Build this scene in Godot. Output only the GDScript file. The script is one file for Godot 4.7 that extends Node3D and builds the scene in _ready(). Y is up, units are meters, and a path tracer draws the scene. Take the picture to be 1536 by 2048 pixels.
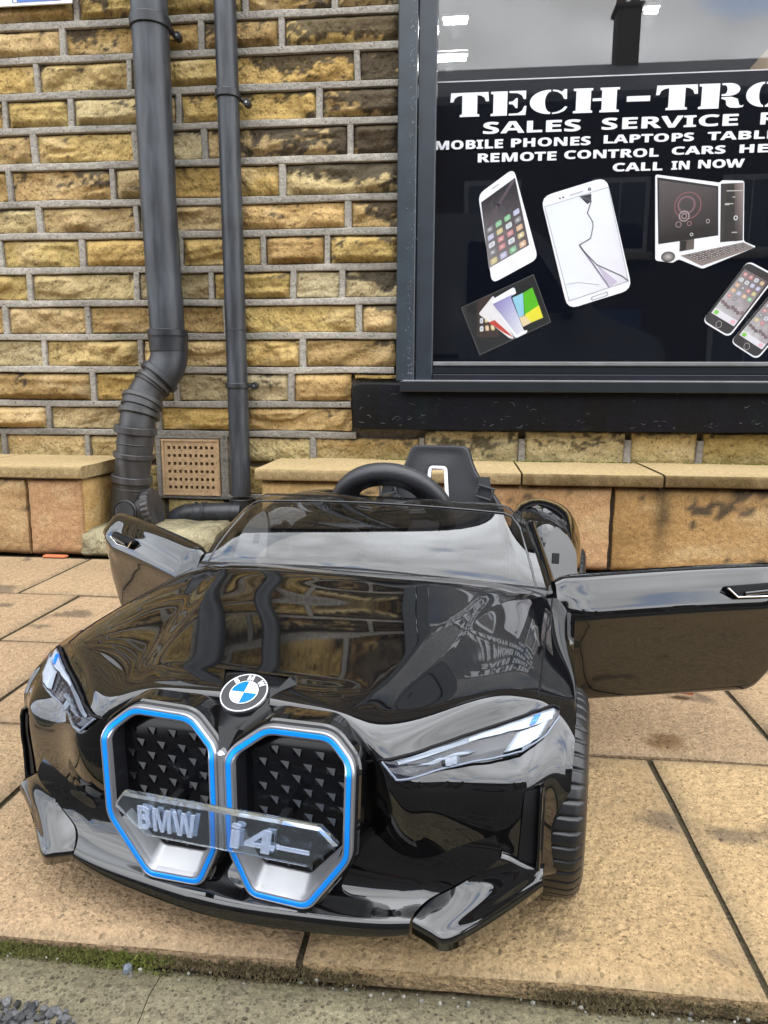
extends Node3D
# A child's black ride-on car on a flagged pavement in front of a stone shop wall.

var M := {}
var rng := RandomNumberGenerator.new()
var noise_a := FastNoiseLite.new()
var noise_b := FastNoiseLite.new()
var noise_c := FastNoiseLite.new()
var names := {}

const CAMERA_BASIS := Basis(Vector3(0.9947123, 0.0043679, -0.1026074), Vector3(-0.0219951, 0.9849734, -0.1712997), Vector3(0.1003173, 0.1726508, 0.9798613))

# ------------------------------------------------------------------ the scene
func _ready() -> void:
	var cam := Camera3D.new()
	cam.name = "camera"
	cam.transform = Transform3D(CAMERA_BASIS, Vector3(0, 0.52, 0))
	cam.fov = 71.62
	cam.keep_aspect = Camera3D.KEEP_HEIGHT
	cam.near = 0.02
	cam.far = 400.0
	add_child(cam)
	cam.current = true
	var env := Environment.new()
	env.background_mode = Environment.BG_SKY
	var pan := PanoramaSkyMaterial.new()
	pan.panorama = sky_image()
	pan.energy_multiplier = 1.5
	var sky := Sky.new()
	sky.sky_material = pan
	env.sky = sky
	env.tonemap_mode = Environment.TONE_MAPPER_LINEAR
	env.tonemap_exposure = 2.4
	env.sdfgi_enabled = true
	env.ssao_enabled = true
	env.ssil_enabled = true
	var we := WorldEnvironment.new()
	we.name = "world"
	we.environment = env
	add_child(we)
	var sun := DirectionalLight3D.new()
	sun.name = "sun"
	sun.light_energy = 0.45
	sun.light_color = Color(1.0, 0.96, 0.9)
	sun.light_angular_distance = 150.0
	sun.shadow_enabled = true
	add_child(sun)
	sun.rotation = Vector3(deg_to_rad(-40), deg_to_rad(30), 0)
	noise_a.seed = 1; noise_a.frequency = 0.25; noise_a.fractal_octaves = 3; noise_a.noise_type = FastNoiseLite.TYPE_SIMPLEX_SMOOTH
	noise_b.seed = 2; noise_b.frequency = 0.35; noise_b.noise_type = FastNoiseLite.TYPE_CELLULAR; noise_b.cellular_return_type = FastNoiseLite.RETURN_DISTANCE2_SUB; noise_b.fractal_type = FastNoiseLite.FRACTAL_NONE
	noise_c.seed = 3; noise_c.frequency = 0.25; noise_c.fractal_octaves = 4; noise_c.noise_type = FastNoiseLite.TYPE_PERLIN
	materials()
	ground()
	var s := shop()
	interior(s)
	plinths()
	terrace()
	pipes()
	wall_sign()
	van()
	build_car()

# ------------------------------------------------------------------ mesh buffer
class Buf:
	var v := PackedVector3Array()
	var c := PackedColorArray()
	var uv := PackedVector2Array()
	var idx := PackedInt32Array()
	func vert(p: Vector3, col := Color.WHITE, t := Vector2.ZERO) -> int:
		v.append(p); c.append(col); uv.append(t)
		return v.size() - 1
	func tri(a: Vector3, b: Vector3, d: Vector3, col := Color.WHITE) -> void:
		var i := v.size()
		vert(a, col); vert(b, col); vert(d, col)
		idx.append_array([i, i + 2, i + 1])
	func quad(a: Vector3, b: Vector3, d: Vector3, e: Vector3, col := Color.WHITE) -> void:  # counter-clockwise from outside
		var i := v.size()
		vert(a, col); vert(b, col); vert(d, col); vert(e, col)
		idx.append_array([i, i + 2, i + 1, i, i + 3, i + 2])
	func grid(rows: Array, wrap := false, cols: Array = [], flip := false) -> void:  # rows of points, shared vertices: smooth
		var base := v.size()
		var n: int = rows[0].size()
		for r in rows.size():
			for k in n:
				vert(rows[r][k], cols[r][k] if cols.size() > 0 else Color.WHITE, Vector2(float(k) / maxf(1.0, n - 1), float(r) / maxf(1.0, rows.size() - 1)))
		var m := n if wrap else n - 1
		for r in rows.size() - 1:
			for k in m:
				var k2 := (k + 1) % n
				var a := base + r * n + k
				var b := base + r * n + k2
				var d := base + (r + 1) * n + k2
				var e := base + (r + 1) * n + k
				if flip:
					idx.append_array([a, b, d, a, d, e])
				else:
					idx.append_array([a, d, b, a, e, d])
	func fan(center: Vector3, ring: Array, col := Color.WHITE, flip := false) -> void:
		var base := v.size()
		vert(center, col)
		for p in ring:
			vert(p, col)
		for k in ring.size():
			var a := base + 1 + k
			var b := base + 1 + (k + 1) % ring.size()
			if flip:
				idx.append_array([base, a, b])
			else:
				idx.append_array([base, b, a])
	func box(p: Vector3, s: Vector3, bevel := 0.0, basis := Basis.IDENTITY, col := Color.WHITE) -> void:
		var h := s / 2.0
		var bv := minf(bevel, minf(h.x, minf(h.y, h.z)) * 0.95)
		var axes := [Vector3.RIGHT, Vector3.UP, Vector3.BACK]
		if bv <= 0.0:
			for a in 3:
				for sg in [-1.0, 1.0]:
					var n: Vector3 = axes[a] * sg
					var u: Vector3 = axes[(a + 1) % 3]
					var w: Vector3 = axes[(a + 2) % 3] * sg
					var ct := n * h
					quad(p + basis * (ct - u * h - w * h), p + basis * (ct + u * h - w * h), p + basis * (ct + u * h + w * h), p + basis * (ct - u * h + w * h), col)
			return
		var hi := h - Vector3.ONE * bv
		for a in 3:
			for sg in [-1.0, 1.0]:
				var n: Vector3 = axes[a] * sg
				var u: Vector3 = axes[(a + 1) % 3]
				var w: Vector3 = axes[(a + 2) % 3] * sg
				var ct := n * h
				quad(p + basis * (ct - u * hi - w * hi), p + basis * (ct + u * hi - w * hi), p + basis * (ct + u * hi + w * hi), p + basis * (ct - u * hi + w * hi), col)
		for a in 3:  # edges along axis a
			for su in [-1.0, 1.0]:
				for sw in [-1.0, 1.0]:
					var n: Vector3 = axes[a]
					var u: Vector3 = axes[(a + 1) % 3] * su
					var w: Vector3 = axes[(a + 2) % 3] * sw
					var e1 := u * h + w * hi
					var e2 := u * hi + w * h
					if su * sw > 0:
						quad(p + basis * (e1 - n * hi), p + basis * (e2 - n * hi), p + basis * (e2 + n * hi), p + basis * (e1 + n * hi), col)
					else:
						quad(p + basis * (e2 - n * hi), p + basis * (e1 - n * hi), p + basis * (e1 + n * hi), p + basis * (e2 + n * hi), col)
		for sx in [-1.0, 1.0]:
			for sy in [-1.0, 1.0]:
				for sz in [-1.0, 1.0]:
					var q := Vector3(sx, sy, sz)
					var a := p + basis * (q * Vector3(h.x, hi.y, hi.z))
					var b := p + basis * (q * Vector3(hi.x, h.y, hi.z))
					var d := p + basis * (q * Vector3(hi.x, hi.y, h.z))
					if sx * sy * sz > 0:
						tri(a, b, d, col)
					else:
						tri(b, a, d, col)
	func tube(path: Array, radius, n := 12, cap := true, closed := false, col := Color.WHITE) -> void:
		var rows := []
		var up := Vector3.UP
		var m := path.size()
		var last := Vector3.ZERO
		for k in m:
			var p: Vector3 = path[k]
			var a: Vector3 = path[(k - 1 + m) % m] if (closed or k > 0) else p
			var b: Vector3 = path[(k + 1) % m] if (closed or k < m - 1) else p
			var t := (b - a).normalized()
			if k == 0:
				if absf(t.dot(up)) > 0.9:
					up = Vector3.RIGHT
				last = (up - t * up.dot(t)).normalized()
			else:
				last = (last - t * last.dot(t)).normalized()
			var s := t.cross(last)
			var r: float = radius[k] if radius is Array else radius
			var row := []
			for q in n:
				var an := TAU * q / n
				row.append(p + (last * cos(an) + s * sin(an)) * r)
			rows.append(row)
		if closed:
			rows.append(rows[0])
		var cols := []
		for r in rows:
			var rc := []
			for q in n:
				rc.append(col)
			cols.append(rc)
		grid(rows, true, cols, true)
		if cap and not closed:
			fan(path[0], rows[0], col, true)
			fan(path[m - 1], rows[m - 1], col, false)
	func lathe(profile: Array, axis: Transform3D, n := 24, col := Color.WHITE) -> void:  # profile of (radius, along y)
		var prev := []
		for k in profile.size():
			pass
		for k in profile.size() - 1:
			var rows := []
			for j in 2:
				var q: Vector2 = profile[k + j]
				var row := []
				for i in n:
					var an := TAU * i / n
					row.append(axis * Vector3(cos(an) * q.x, q.y, sin(an) * q.x))
				rows.append(row)
			var cols := []
			for j in 2:
				var rc := []
				for i in n:
					rc.append(col)
				cols.append(rc)
			grid(rows, true, cols)
	func prism(poly: PackedVector2Array, z0: float, z1: float, bevel := 0.0, xf := Transform3D.IDENTITY, col := Color.WHITE) -> void:  # poly in x,y; from z0 (back) to z1 (front)
		var pl := poly
		if Geometry2D.is_polygon_clockwise(pl):
			pl = pl.duplicate(); pl.reverse()
		var front := pl
		if bevel > 0.0:
			var off := Geometry2D.offset_polygon(pl, -bevel, Geometry2D.JOIN_MITER)
			if off.size() > 0 and off[0].size() == pl.size():
				var o: PackedVector2Array = off[0]
				if Geometry2D.is_polygon_clockwise(o):
					o.reverse()
				# align starts
				var best := 0
				var bd := INF
				for s in o.size():
					var d := 0.0
					for k in o.size():
						d += o[(k + s) % o.size()].distance_squared_to(pl[k])
					if d < bd:
						bd = d; best = s
				front = PackedVector2Array()
				for k in o.size():
					front.append(o[(k + best) % o.size()])
			else:
				bevel = 0.0
		var t := Geometry2D.triangulate_polygon(front)
		for k in range(0, t.size(), 3):
			var a := front[t[k]]; var b := front[t[k + 1]]; var d := front[t[k + 2]]
			if (b - a).cross(d - a) < 0.0:
				var sw := b; b = d; d = sw
			tri(xf * Vector3(a.x, a.y, z1), xf * Vector3(b.x, b.y, z1), xf * Vector3(d.x, d.y, z1), col)
		t = Geometry2D.triangulate_polygon(pl)
		for k in range(0, t.size(), 3):
			var a := pl[t[k]]; var b := pl[t[k + 1]]; var d := pl[t[k + 2]]
			if (b - a).cross(d - a) < 0.0:
				var sw := b; b = d; d = sw
			tri(xf * Vector3(a.x, a.y, z0), xf * Vector3(d.x, d.y, z0), xf * Vector3(b.x, b.y, z0), col)
		for k in pl.size():
			var k2 := (k + 1) % pl.size()
			quad(xf * Vector3(pl[k].x, pl[k].y, z0), xf * Vector3(pl[k2].x, pl[k2].y, z0), xf * Vector3(pl[k2].x, pl[k2].y, z1 - bevel), xf * Vector3(pl[k].x, pl[k].y, z1 - bevel), col)
			if bevel > 0.0:
				quad(xf * Vector3(pl[k].x, pl[k].y, z1 - bevel), xf * Vector3(pl[k2].x, pl[k2].y, z1 - bevel), xf * Vector3(front[k2].x, front[k2].y, z1), xf * Vector3(front[k].x, front[k].y, z1), col)
	func sheet(poly: PackedVector2Array, z: float, col := Color.WHITE) -> void:  # flat print
		var t := Geometry2D.triangulate_polygon(poly)
		for k in range(0, t.size(), 3):
			var a := poly[t[k]]; var b := poly[t[k + 1]]; var d := poly[t[k + 2]]
			if (b - a).cross(d - a) < 0.0:
				var sw := b; b = d; d = sw
			tri(Vector3(a.x, a.y, z), Vector3(b.x, b.y, z), Vector3(d.x, d.y, z), col)
	func mesh(mat: Material) -> ArrayMesh:
		var n := PackedVector3Array()
		n.resize(v.size())
		for k in range(0, idx.size(), 3):
			var a := v[idx[k]]; var b := v[idx[k + 1]]; var d := v[idx[k + 2]]
			var f := (d - a).cross(b - a)
			n[idx[k]] += f; n[idx[k + 1]] += f; n[idx[k + 2]] += f
		for k in n.size():
			n[k] = n[k].normalized() if n[k].length_squared() > 1e-20 else Vector3.UP
		var arr := []
		arr.resize(Mesh.ARRAY_MAX)
		arr[Mesh.ARRAY_VERTEX] = v
		arr[Mesh.ARRAY_NORMAL] = n
		arr[Mesh.ARRAY_COLOR] = c
		arr[Mesh.ARRAY_TEX_UV] = uv
		arr[Mesh.ARRAY_INDEX] = idx
		var am := ArrayMesh.new()
		am.add_surface_from_arrays(Mesh.PRIMITIVE_TRIANGLES, arr)
		am.surface_set_material(0, mat)
		return am

# ------------------------------------------------------------------ node helpers
func numbered(called: String, parent: Node) -> String:
	var key := str(parent.get_instance_id()) + called
	var k: int = names.get(key, 0)
	names[key] = k + 1
	return called if k == 0 else "%s_%03d" % [called, k]

func tag(o: Node, label := "", category := "", group := "", kind := "") -> Node:
	if label: o.set_meta("label", label)
	if category: o.set_meta("category", category)
	if group: o.set_meta("group", group)
	if kind: o.set_meta("kind", kind)
	return o

func base(called: String, at := Vector3.ZERO, turn := 0.0) -> Node3D:
	var o := Node3D.new()
	o.name = numbered(called, self)
	add_child(o, true)
	o.position = at
	o.rotation.y = turn
	return o

func put(called: String, mesh: Mesh, parent: Node, xf := Transform3D.IDENTITY, mat: Material = null) -> MeshInstance3D:
	var o := MeshInstance3D.new()
	o.name = numbered(called, parent)
	o.mesh = mesh
	if mat: o.material_override = mat
	parent.add_child(o, true)
	o.transform = xf
	return o

func build(called: String, b: Buf, mat: Material, parent: Node, xf := Transform3D.IDENTITY) -> MeshInstance3D:
	return put(called, b.mesh(mat), parent, xf)

func lin(r: float, g: float, b: float) -> Color:
	return Color(r, g, b).linear_to_srgb()

func mat(called: String, col: Color, rough: float, metal := 0.0, spec := 0.5, vc := false) -> StandardMaterial3D:
	var m := StandardMaterial3D.new()
	m.resource_name = called
	m.albedo_color = col
	m.roughness = rough
	m.metallic = metal
	m.metallic_specular = spec
	m.vertex_color_use_as_albedo = vc
	M[called] = m
	return m

func noise_tex(freq: float, seed_: int, lo: Color, hi: Color, size := 512, kind := FastNoiseLite.TYPE_SIMPLEX_SMOOTH, oct := 4, mid := Color(0, 0, 0, 0)) -> NoiseTexture2D:
	var n := FastNoiseLite.new()
	n.noise_type = kind
	n.seed = seed_
	n.frequency = freq
	n.fractal_octaves = oct
	var t := NoiseTexture2D.new()
	t.width = size; t.height = size
	t.seamless = true
	t.noise = n
	var g := Gradient.new()
	g.set_color(0, lo); g.set_color(1, hi)
	if mid.a > 0.0:
		g.add_point(0.5, mid)
	t.color_ramp = g
	return t

func speckle_tex(size: int, seed_: int, spots: int, dark: float, light: float) -> ImageTexture:  # fine mineral grain: a grey-ish multiplier
	var im := Image.create(size, size, false, Image.FORMAT_RGB8)
	var r := RandomNumberGenerator.new()
	r.seed = seed_
	var n := FastNoiseLite.new()
	n.seed = seed_; n.frequency = 0.02; n.fractal_octaves = 3
	var data := PackedByteArray()
	data.resize(size * size * 3)
	for y in size:
		for x in size:
			var v := 0.86 + 0.10 * n.get_noise_2d(x, y) + r.randf_range(-0.12, 0.12)
			var k := (y * size + x) * 3
			data[k] = clampi(int(v * 255), 0, 255)
			data[k + 1] = clampi(int(v * 250), 0, 255)
			data[k + 2] = clampi(int(v * 242), 0, 255)
	for s in spots:
		var cx := r.randi() % size
		var cy := r.randi() % size
		var rad := r.randf_range(0.7, 3.2) * (1.0 if r.randf() < 0.85 else 1.8)
		var el := r.randf_range(0.5, 1.6)
		var v := r.randf_range(dark, dark + 0.25) if r.randf() < 0.6 else light
		var a := r.randf_range(0.3, 0.9)
		for dy in range(-6, 7):
			for dx in range(-6, 7):
				if (dx * dx * el + dy * dy / el) < rad * rad:
					var k := (posmod(cy + dy, size) * size + posmod(cx + dx, size)) * 3
					for ch in 3:
						data[k + ch] = clampi(int(lerpf(data[k + ch], v * 255 * [1.0, 0.98, 0.95][ch], a)), 0, 255)
	im.set_data(size, size, false, Image.FORMAT_RGB8, data)
	return ImageTexture.create_from_image(im)

func tri_map(m: StandardMaterial3D, scale: float, world := true) -> void:
	m.uv1_triplanar = true
	m.uv1_world_triplanar = world
	m.uv1_scale = Vector3.ONE * scale

func sky_image() -> ImageTexture:
	var w := 768
	var h := 384
	var im := Image.create(w, h, false, Image.FORMAT_RGBF)
	var n := FastNoiseLite.new()
	n.seed = 11; n.frequency = 1.5; n.fractal_octaves = 5
	n.noise_type = FastNoiseLite.TYPE_SIMPLEX_SMOOTH
	var n2 := FastNoiseLite.new()
	n2.seed = 5; n2.frequency = 3.2; n2.fractal_octaves = 5
	for y in h:
		var el := PI / 2 - PI * (y + 0.5) / h
		for x in w:
			var az := TAU * (x + 0.5) / w
			var d := Vector3(cos(el) * sin(az), sin(el), cos(el) * cos(az))
			var q := d / maxf(0.18, absf(d.y) + 0.12)
			var c := n.get_noise_3d(q.x, q.y * 0.4, q.z)
			var f := n2.get_noise_3d(q.x, q.y * 0.4, q.z)
			var cover := smoothstep(-0.55, -0.2, c + 0.35 * f)
			var bright := 1.0 + 0.42 * f + 0.30 * n.get_noise_3d(q.x + 9.0, q.y, q.z * 1.3)
			var glow := exp(-pow(d.angle_to(Vector3(0.347, 0.719, 0.602)) / 0.75, 2.0))
			var cloud := Vector3(0.95, 1.0, 1.07) * clampf(bright, 0.5, 1.9) * (0.62 + 0.55 * clampf(d.y, 0.0, 1.0) + 0.45 * glow)
			var blue := Vector3(0.36, 0.56, 0.95) * lerpf(1.0, 0.75, clampf(d.y, 0, 1))
			var col := blue.lerp(cloud, cover)
			if d.y < 0.0:
				col = Vector3(0.4, 0.38, 0.36)
			im.set_pixel(x, y, Color(col.x, col.y, col.z))
	return ImageTexture.create_from_image(im)

# ------------------------------------------------------------------ splines
func spline(ts: PackedFloat32Array, ps: Array, at: PackedFloat32Array) -> Array:  # natural cubic through points, C2
	var n := ps.size()
	var m: Array = []
	m.resize(n)
	var cp := PackedFloat64Array(); cp.resize(n)
	var dp: Array = []; dp.resize(n)
	cp[0] = 0.0; dp[0] = Vector3.ZERO
	for i in range(1, n - 1):
		var h0 := ts[i] - ts[i - 1]
		var h1 := ts[i + 1] - ts[i]
		var rhs: Vector3 = ((ps[i + 1] - ps[i]) / h1 - (ps[i] - ps[i - 1]) / h0) * 6.0
		var b := 2.0 * (h0 + h1)
		var den := b - h0 * cp[i - 1]
		cp[i] = h1 / den
		dp[i] = (rhs - dp[i - 1] * h0) / den
	m[n - 1] = Vector3.ZERO
	for i in range(n - 2, 0, -1):
		m[i] = dp[i] - m[i + 1] * cp[i]
	m[0] = Vector3.ZERO
	var out := []
	var k := 0
	for t in at:
		while k < n - 2 and t > ts[k + 1]:
			k += 1
		var h := ts[k + 1] - ts[k]
		var a := (ts[k + 1] - t) / h
		var b := (t - ts[k]) / h
		out.append(ps[k] * a + ps[k + 1] * b + (m[k] * (a * a * a - a) + m[k + 1] * (b * b * b - b)) * (h * h / 6.0))
	return out

func knots(rows: Array) -> PackedFloat32Array:  # average chord length between successive rows
	var t := PackedFloat32Array([0.0])
	for r in range(1, rows.size()):
		var s := 0.0
		for k in rows[r].size():
			s += sqrt((rows[r][k] - rows[r - 1][k]).length() + 1e-5)
		t.append(t[r - 1] + s / rows[r].size())
	return t

func fine(ts: PackedFloat32Array, sub: int) -> PackedFloat32Array:
	var o := PackedFloat32Array()
	for k in ts.size() - 1:
		for s in sub:
			o.append(lerpf(ts[k], ts[k + 1], float(s) / sub))
	o.append(ts[ts.size() - 1])
	return o

func transpose(rows: Array) -> Array:
	var o := []
	for k in rows[0].size():
		var r := []
		for j in rows.size():
			r.append(rows[j][k])
		o.append(r)
	return o

func surface(rows: Array, sub_r: int, sub_c: int) -> Array:
	var tc := knots(transpose(rows))
	var fc := fine(tc, sub_c)
	var mid := []
	for r in rows:
		mid.append(spline(tc, r, fc))
	var tr := knots(rows)
	var fr := fine(tr, sub_r)
	var cols := []
	for c in transpose(mid):
		cols.append(spline(tr, c, fr))
	return transpose(cols)

func mirror_rows(half: Array) -> Array:  # right-half rows from the centre outwards -> full rows from left to right
	var out := []
	for r in half:
		var row := []
		for k in range(r.size() - 1, 0, -1):
			row.append(Vector3(-r[k].x, r[k].y, r[k].z))
		row.append_array(r)
		out.append(row)
	return out

func vecs(flat: Array) -> Array:
	var o := []
	for k in range(0, flat.size(), 3):
		o.append(Vector3(flat[k], flat[k + 1], flat[k + 2]))
	return o

func poly(flat: Array) -> PackedVector2Array:
	var o := PackedVector2Array()
	for k in range(0, flat.size(), 2):
		o.append(Vector2(flat[k], flat[k + 1]))
	return o

func rounded(p: PackedVector2Array, r: float, n := 4) -> PackedVector2Array:
	var o := PackedVector2Array()
	for k in p.size():
		var a := p[(k - 1 + p.size()) % p.size()]
		var b := p[k]
		var d := p[(k + 1) % p.size()]
		var l := minf(r, minf((a - b).length(), (d - b).length()) * 0.45)
		var s := b + (a - b).normalized() * l
		var e := b + (d - b).normalized() * l
		for q in n + 1:
			var t := float(q) / n
			o.append(s.lerp(b, t).lerp(b.lerp(e, t), t))
	return o

# ------------------------------------------------------------------ materials
func materials() -> void:
	var grain := speckle_tex(512, 3, 5600, 0.52, 0.98)
	var grain2 := speckle_tex(512, 8, 2600, 0.45, 1.0)
	var bump1 := noise_tex(0.011, 21, Color.BLACK, Color.WHITE, 512, FastNoiseLite.TYPE_SIMPLEX_SMOOTH, 6)
	var bump2 := noise_tex(0.06, 22, Color.BLACK, Color.WHITE, 512, FastNoiseLite.TYPE_PERLIN, 5)
	var m := mat("stone", Color.WHITE, 0.92, 0.0, 0.3, true)
	m.albedo_texture = grain2; tri_map(m, 2.4)
	m.heightmap_enabled = true; m.heightmap_texture = bump1; m.heightmap_scale = 1.6
	m = mat("sawn_stone", Color.WHITE, 0.9, 0.0, 0.3, true)
	m.albedo_texture = grain; tri_map(m, 5.0)
	m.heightmap_enabled = true; m.heightmap_texture = bump1; m.heightmap_scale = 0.3
	m = mat("mortar", Color.WHITE, 0.95, 0.0, 0.3, true)
	m.albedo_texture = grain2; tri_map(m, 3.5)
	m.heightmap_enabled = true; m.heightmap_texture = bump2; m.heightmap_scale = 0.25
	m = mat("flagstone", Color.WHITE, 0.9, 0.0, 0.3, true)
	m.albedo_texture = grain; tri_map(m, 4.6)
	m.heightmap_enabled = true; m.heightmap_texture = bump2; m.heightmap_scale = 0.25
	m = mat("kerb", Color.WHITE, 0.95, 0.0, 0.3, true)
	m.albedo_texture = speckle_tex(512, 31, 6000, 0.45, 1.0); tri_map(m, 4.2)
	m.heightmap_enabled = true; m.heightmap_texture = bump2; m.heightmap_scale = 0.3
	m = mat("tarmac", lin(0.075, 0.075, 0.075), 0.95, 0.0, 0.3, true)
	m.albedo_texture = speckle_tex(512, 41, 6000, 0.3, 1.0); tri_map(m, 4.0)
	m.heightmap_enabled = true; m.heightmap_texture = bump2; m.heightmap_scale = 0.8
	m = mat("gloss_black", lin(0.0032, 0.0032, 0.0036), 0.03, 0.0, 0.5)
	m.clearcoat_enabled = true; m.clearcoat = 0.6; m.clearcoat_roughness = 0.02
	m.roughness = 1.0
	m.roughness_texture = noise_tex(0.012, 77, Color(0.008, 0.008, 0.008), Color(0.045, 0.045, 0.045), 512, FastNoiseLite.TYPE_SIMPLEX_SMOOTH, 6); m.roughness_texture_channel = BaseMaterial3D.TEXTURE_CHANNEL_RED
	tri_map(m, 2.2, false)
	m = mat("satin_black", lin(0.012, 0.012, 0.014), 0.22, 0.0, 0.5)
	m = mat("plate_black", lin(0.004, 0.004, 0.005), 0.14, 0.0, 0.36)
	m = mat("dull_black", lin(0.006, 0.006, 0.007), 0.6, 0.0, 0.3)
	m = mat("grained_plastic", lin(0.022, 0.022, 0.025), 0.42, 0.0, 0.5)
	m.heightmap_enabled = true; m.heightmap_texture = bump2; m.heightmap_scale = 0.03
	tri_map(m, 8.0, false)
	m = mat("tyre", lin(0.010, 0.010, 0.011), 0.36, 0.0, 0.5)
	m = mat("webbing", lin(0.02, 0.02, 0.022), 0.8, 0.0, 0.3)
	m = mat("silver", lin(0.42, 0.42, 0.44), 0.32, 0.75, 0.5)
	m = mat("tray_silver", lin(0.36, 0.36, 0.37), 0.42, 0.7, 0.5)
	m = mat("blue_trim", lin(0.0, 0.23, 0.78), 0.35, 0.0, 0.5)
	m = mat("white_plastic", lin(0.75, 0.76, 0.78), 0.35)
	m = mat("chrome", lin(0.85, 0.85, 0.85), 0.12, 1.0)
	m = mat("badge_black", lin(0.012, 0.012, 0.016), 0.12, 0.0, 0.5)
	m.clearcoat_enabled = true; m.clearcoat = 1.0
	m = mat("badge_blue", lin(0.0, 0.13, 0.46), 0.15)
	m = mat("badge_white", lin(0.6, 0.62, 0.64), 0.15)
	m = mat("lamp_black", lin(0.008, 0.009, 0.016), 0.1, 0.0, 0.5)
	m = mat("lamp_white", lin(0.30, 0.34, 0.40), 0.22, 0.0, 0.6)
	m = mat("lamp_pale", lin(0.13, 0.155, 0.20), 0.2, 0.15, 0.6)
	m = mat("lamp_blue", lin(0.0, 0.16, 0.9), 0.2)
	m = mat("lens", Color(0.1, 0.12, 0.2, 0.03), 0.03, 0.0, 0.32)
	m.transparency = BaseMaterial3D.TRANSPARENCY_ALPHA
	m = mat("acrylic", Color(0.93, 0.97, 1.0, 0.02), 0.02, 0.0, 0.6)
	m.refraction_enabled = true; m.refraction_scale = 0.05
	m.transparency = BaseMaterial3D.TRANSPARENCY_ALPHA
	m = mat("etched", Color(0.85, 0.9, 1.0, 0.28), 0.2, 0.0, 0.7)
	m.transparency = BaseMaterial3D.TRANSPARENCY_ALPHA
	m = mat("smoked_screen", Color(0.02, 0.023, 0.026, 0.60), 0.02, 0.0, 0.7)
	m.transparency = BaseMaterial3D.TRANSPARENCY_ALPHA
	m.clearcoat_enabled = true; m.clearcoat = 0.55; m.clearcoat_roughness = 0.01
	m = mat("pane", Color(0.0, 0.0, 0.0, 0.01), 0.0, 0.0, 0.41)
	m.transparency = BaseMaterial3D.TRANSPARENCY_ALPHA
	m = mat("vinyl", lin(0.003, 0.0042, 0.008), 0.15, 0.0, 0.25)
	m = mat("print", Color.WHITE, 0.3, 0.0, 0.5, true)
	m = mat("white_print", lin(0.85, 0.86, 0.9), 0.35)
	m = mat("frame_grey", Color.WHITE, 0.35, 0.0, 0.5, true)
	m.albedo_texture = noise_tex(0.02, 61, Color(0.82, 0.82, 0.82), Color.WHITE, 256); tri_map(m, 2.0)
	m = mat("sill_black", Color.WHITE, 0.5, 0.0, 0.32, true)
	m.heightmap_enabled = true; m.heightmap_texture = bump2; m.heightmap_scale = 0.06
	m.albedo_texture = noise_tex(0.03, 65, Color(0.7, 0.7, 0.7), Color.WHITE, 256); tri_map(m, 3.0)
	m = mat("pipe_grey", Color.WHITE, 0.42, 0.0, 0.5, true)
	m.albedo_texture = noise_tex(0.012, 66, Color(0.45, 0.45, 0.46), Color.WHITE, 512); m.uv1_triplanar = true; m.uv1_world_triplanar = true; m.uv1_scale = Vector3(6, 0.9, 6)
	m = mat("terracotta", Color.WHITE, 0.9, 0.0, 0.3, true)
	m.albedo_texture = grain2; tri_map(m, 4.0)
	m = mat("room", lin(0.16, 0.16, 0.17), 0.9)
	m = mat("card", lin(0.42, 0.3, 0.17), 0.9)
	m = mat("tube_light", lin(0.9, 0.9, 0.9), 0.5)
	m.emission_enabled = true; m.emission = Color(0.95, 0.98, 1.0); m.emission_energy_multiplier = 6.0
	m = mat("moss", Color.WHITE, 0.95, 0.0, 0.2, true)
	m = mat("house_stone", Color.WHITE, 0.9, 0.0, 0.3, true)
	m.albedo_texture = grain2; tri_map(m, 0.8)
	m = mat("slate", lin(0.06, 0.06, 0.065), 0.7)
	m = mat("van_paint", lin(0.19, 0.195, 0.20), 0.15, 0.2, 0.5)
	m = mat("dark_glass", lin(0.01, 0.01, 0.012), 0.03, 0.0, 0.5)
	m = mat("sign_board", Color.WHITE, 0.4, 0.0, 0.5, true)

# ------------------------------------------------------------------ stone wall
const WALL_Z := -2.36
const TAN := [[0.657, 0.534, 0.286], [0.53, 0.447, 0.266], [0.424, 0.328, 0.172], [0.616, 0.459, 0.236], [0.594, 0.42, 0.153], [0.551, 0.381, 0.142], [0.636, 0.464, 0.187], [0.488, 0.338, 0.138], [0.573, 0.393, 0.172], [0.657, 0.497, 0.231], [0.53, 0.393, 0.153], [0.445, 0.311, 0.138]]

func soot_at(x: float, y: float) -> float:  # how sooty this part of the front is: near the window and beside the downpipes
	var s := 0.10
	s += 0.55 * smoothstep(-0.95, -0.25, x) * smoothstep(0.55, 1.35, y)
	s += 0.35 * smoothstep(-0.36, -0.22, x) * smoothstep(0.4, 0.6, y)
	s += 0.22 * smoothstep(0.9, 1.35, y)
	s += 0.30 * smoothstep(0.42, 0.34, y) * smoothstep(-0.4, 0.1, x)
	return clampf(s, 0.0, 0.95)

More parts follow.
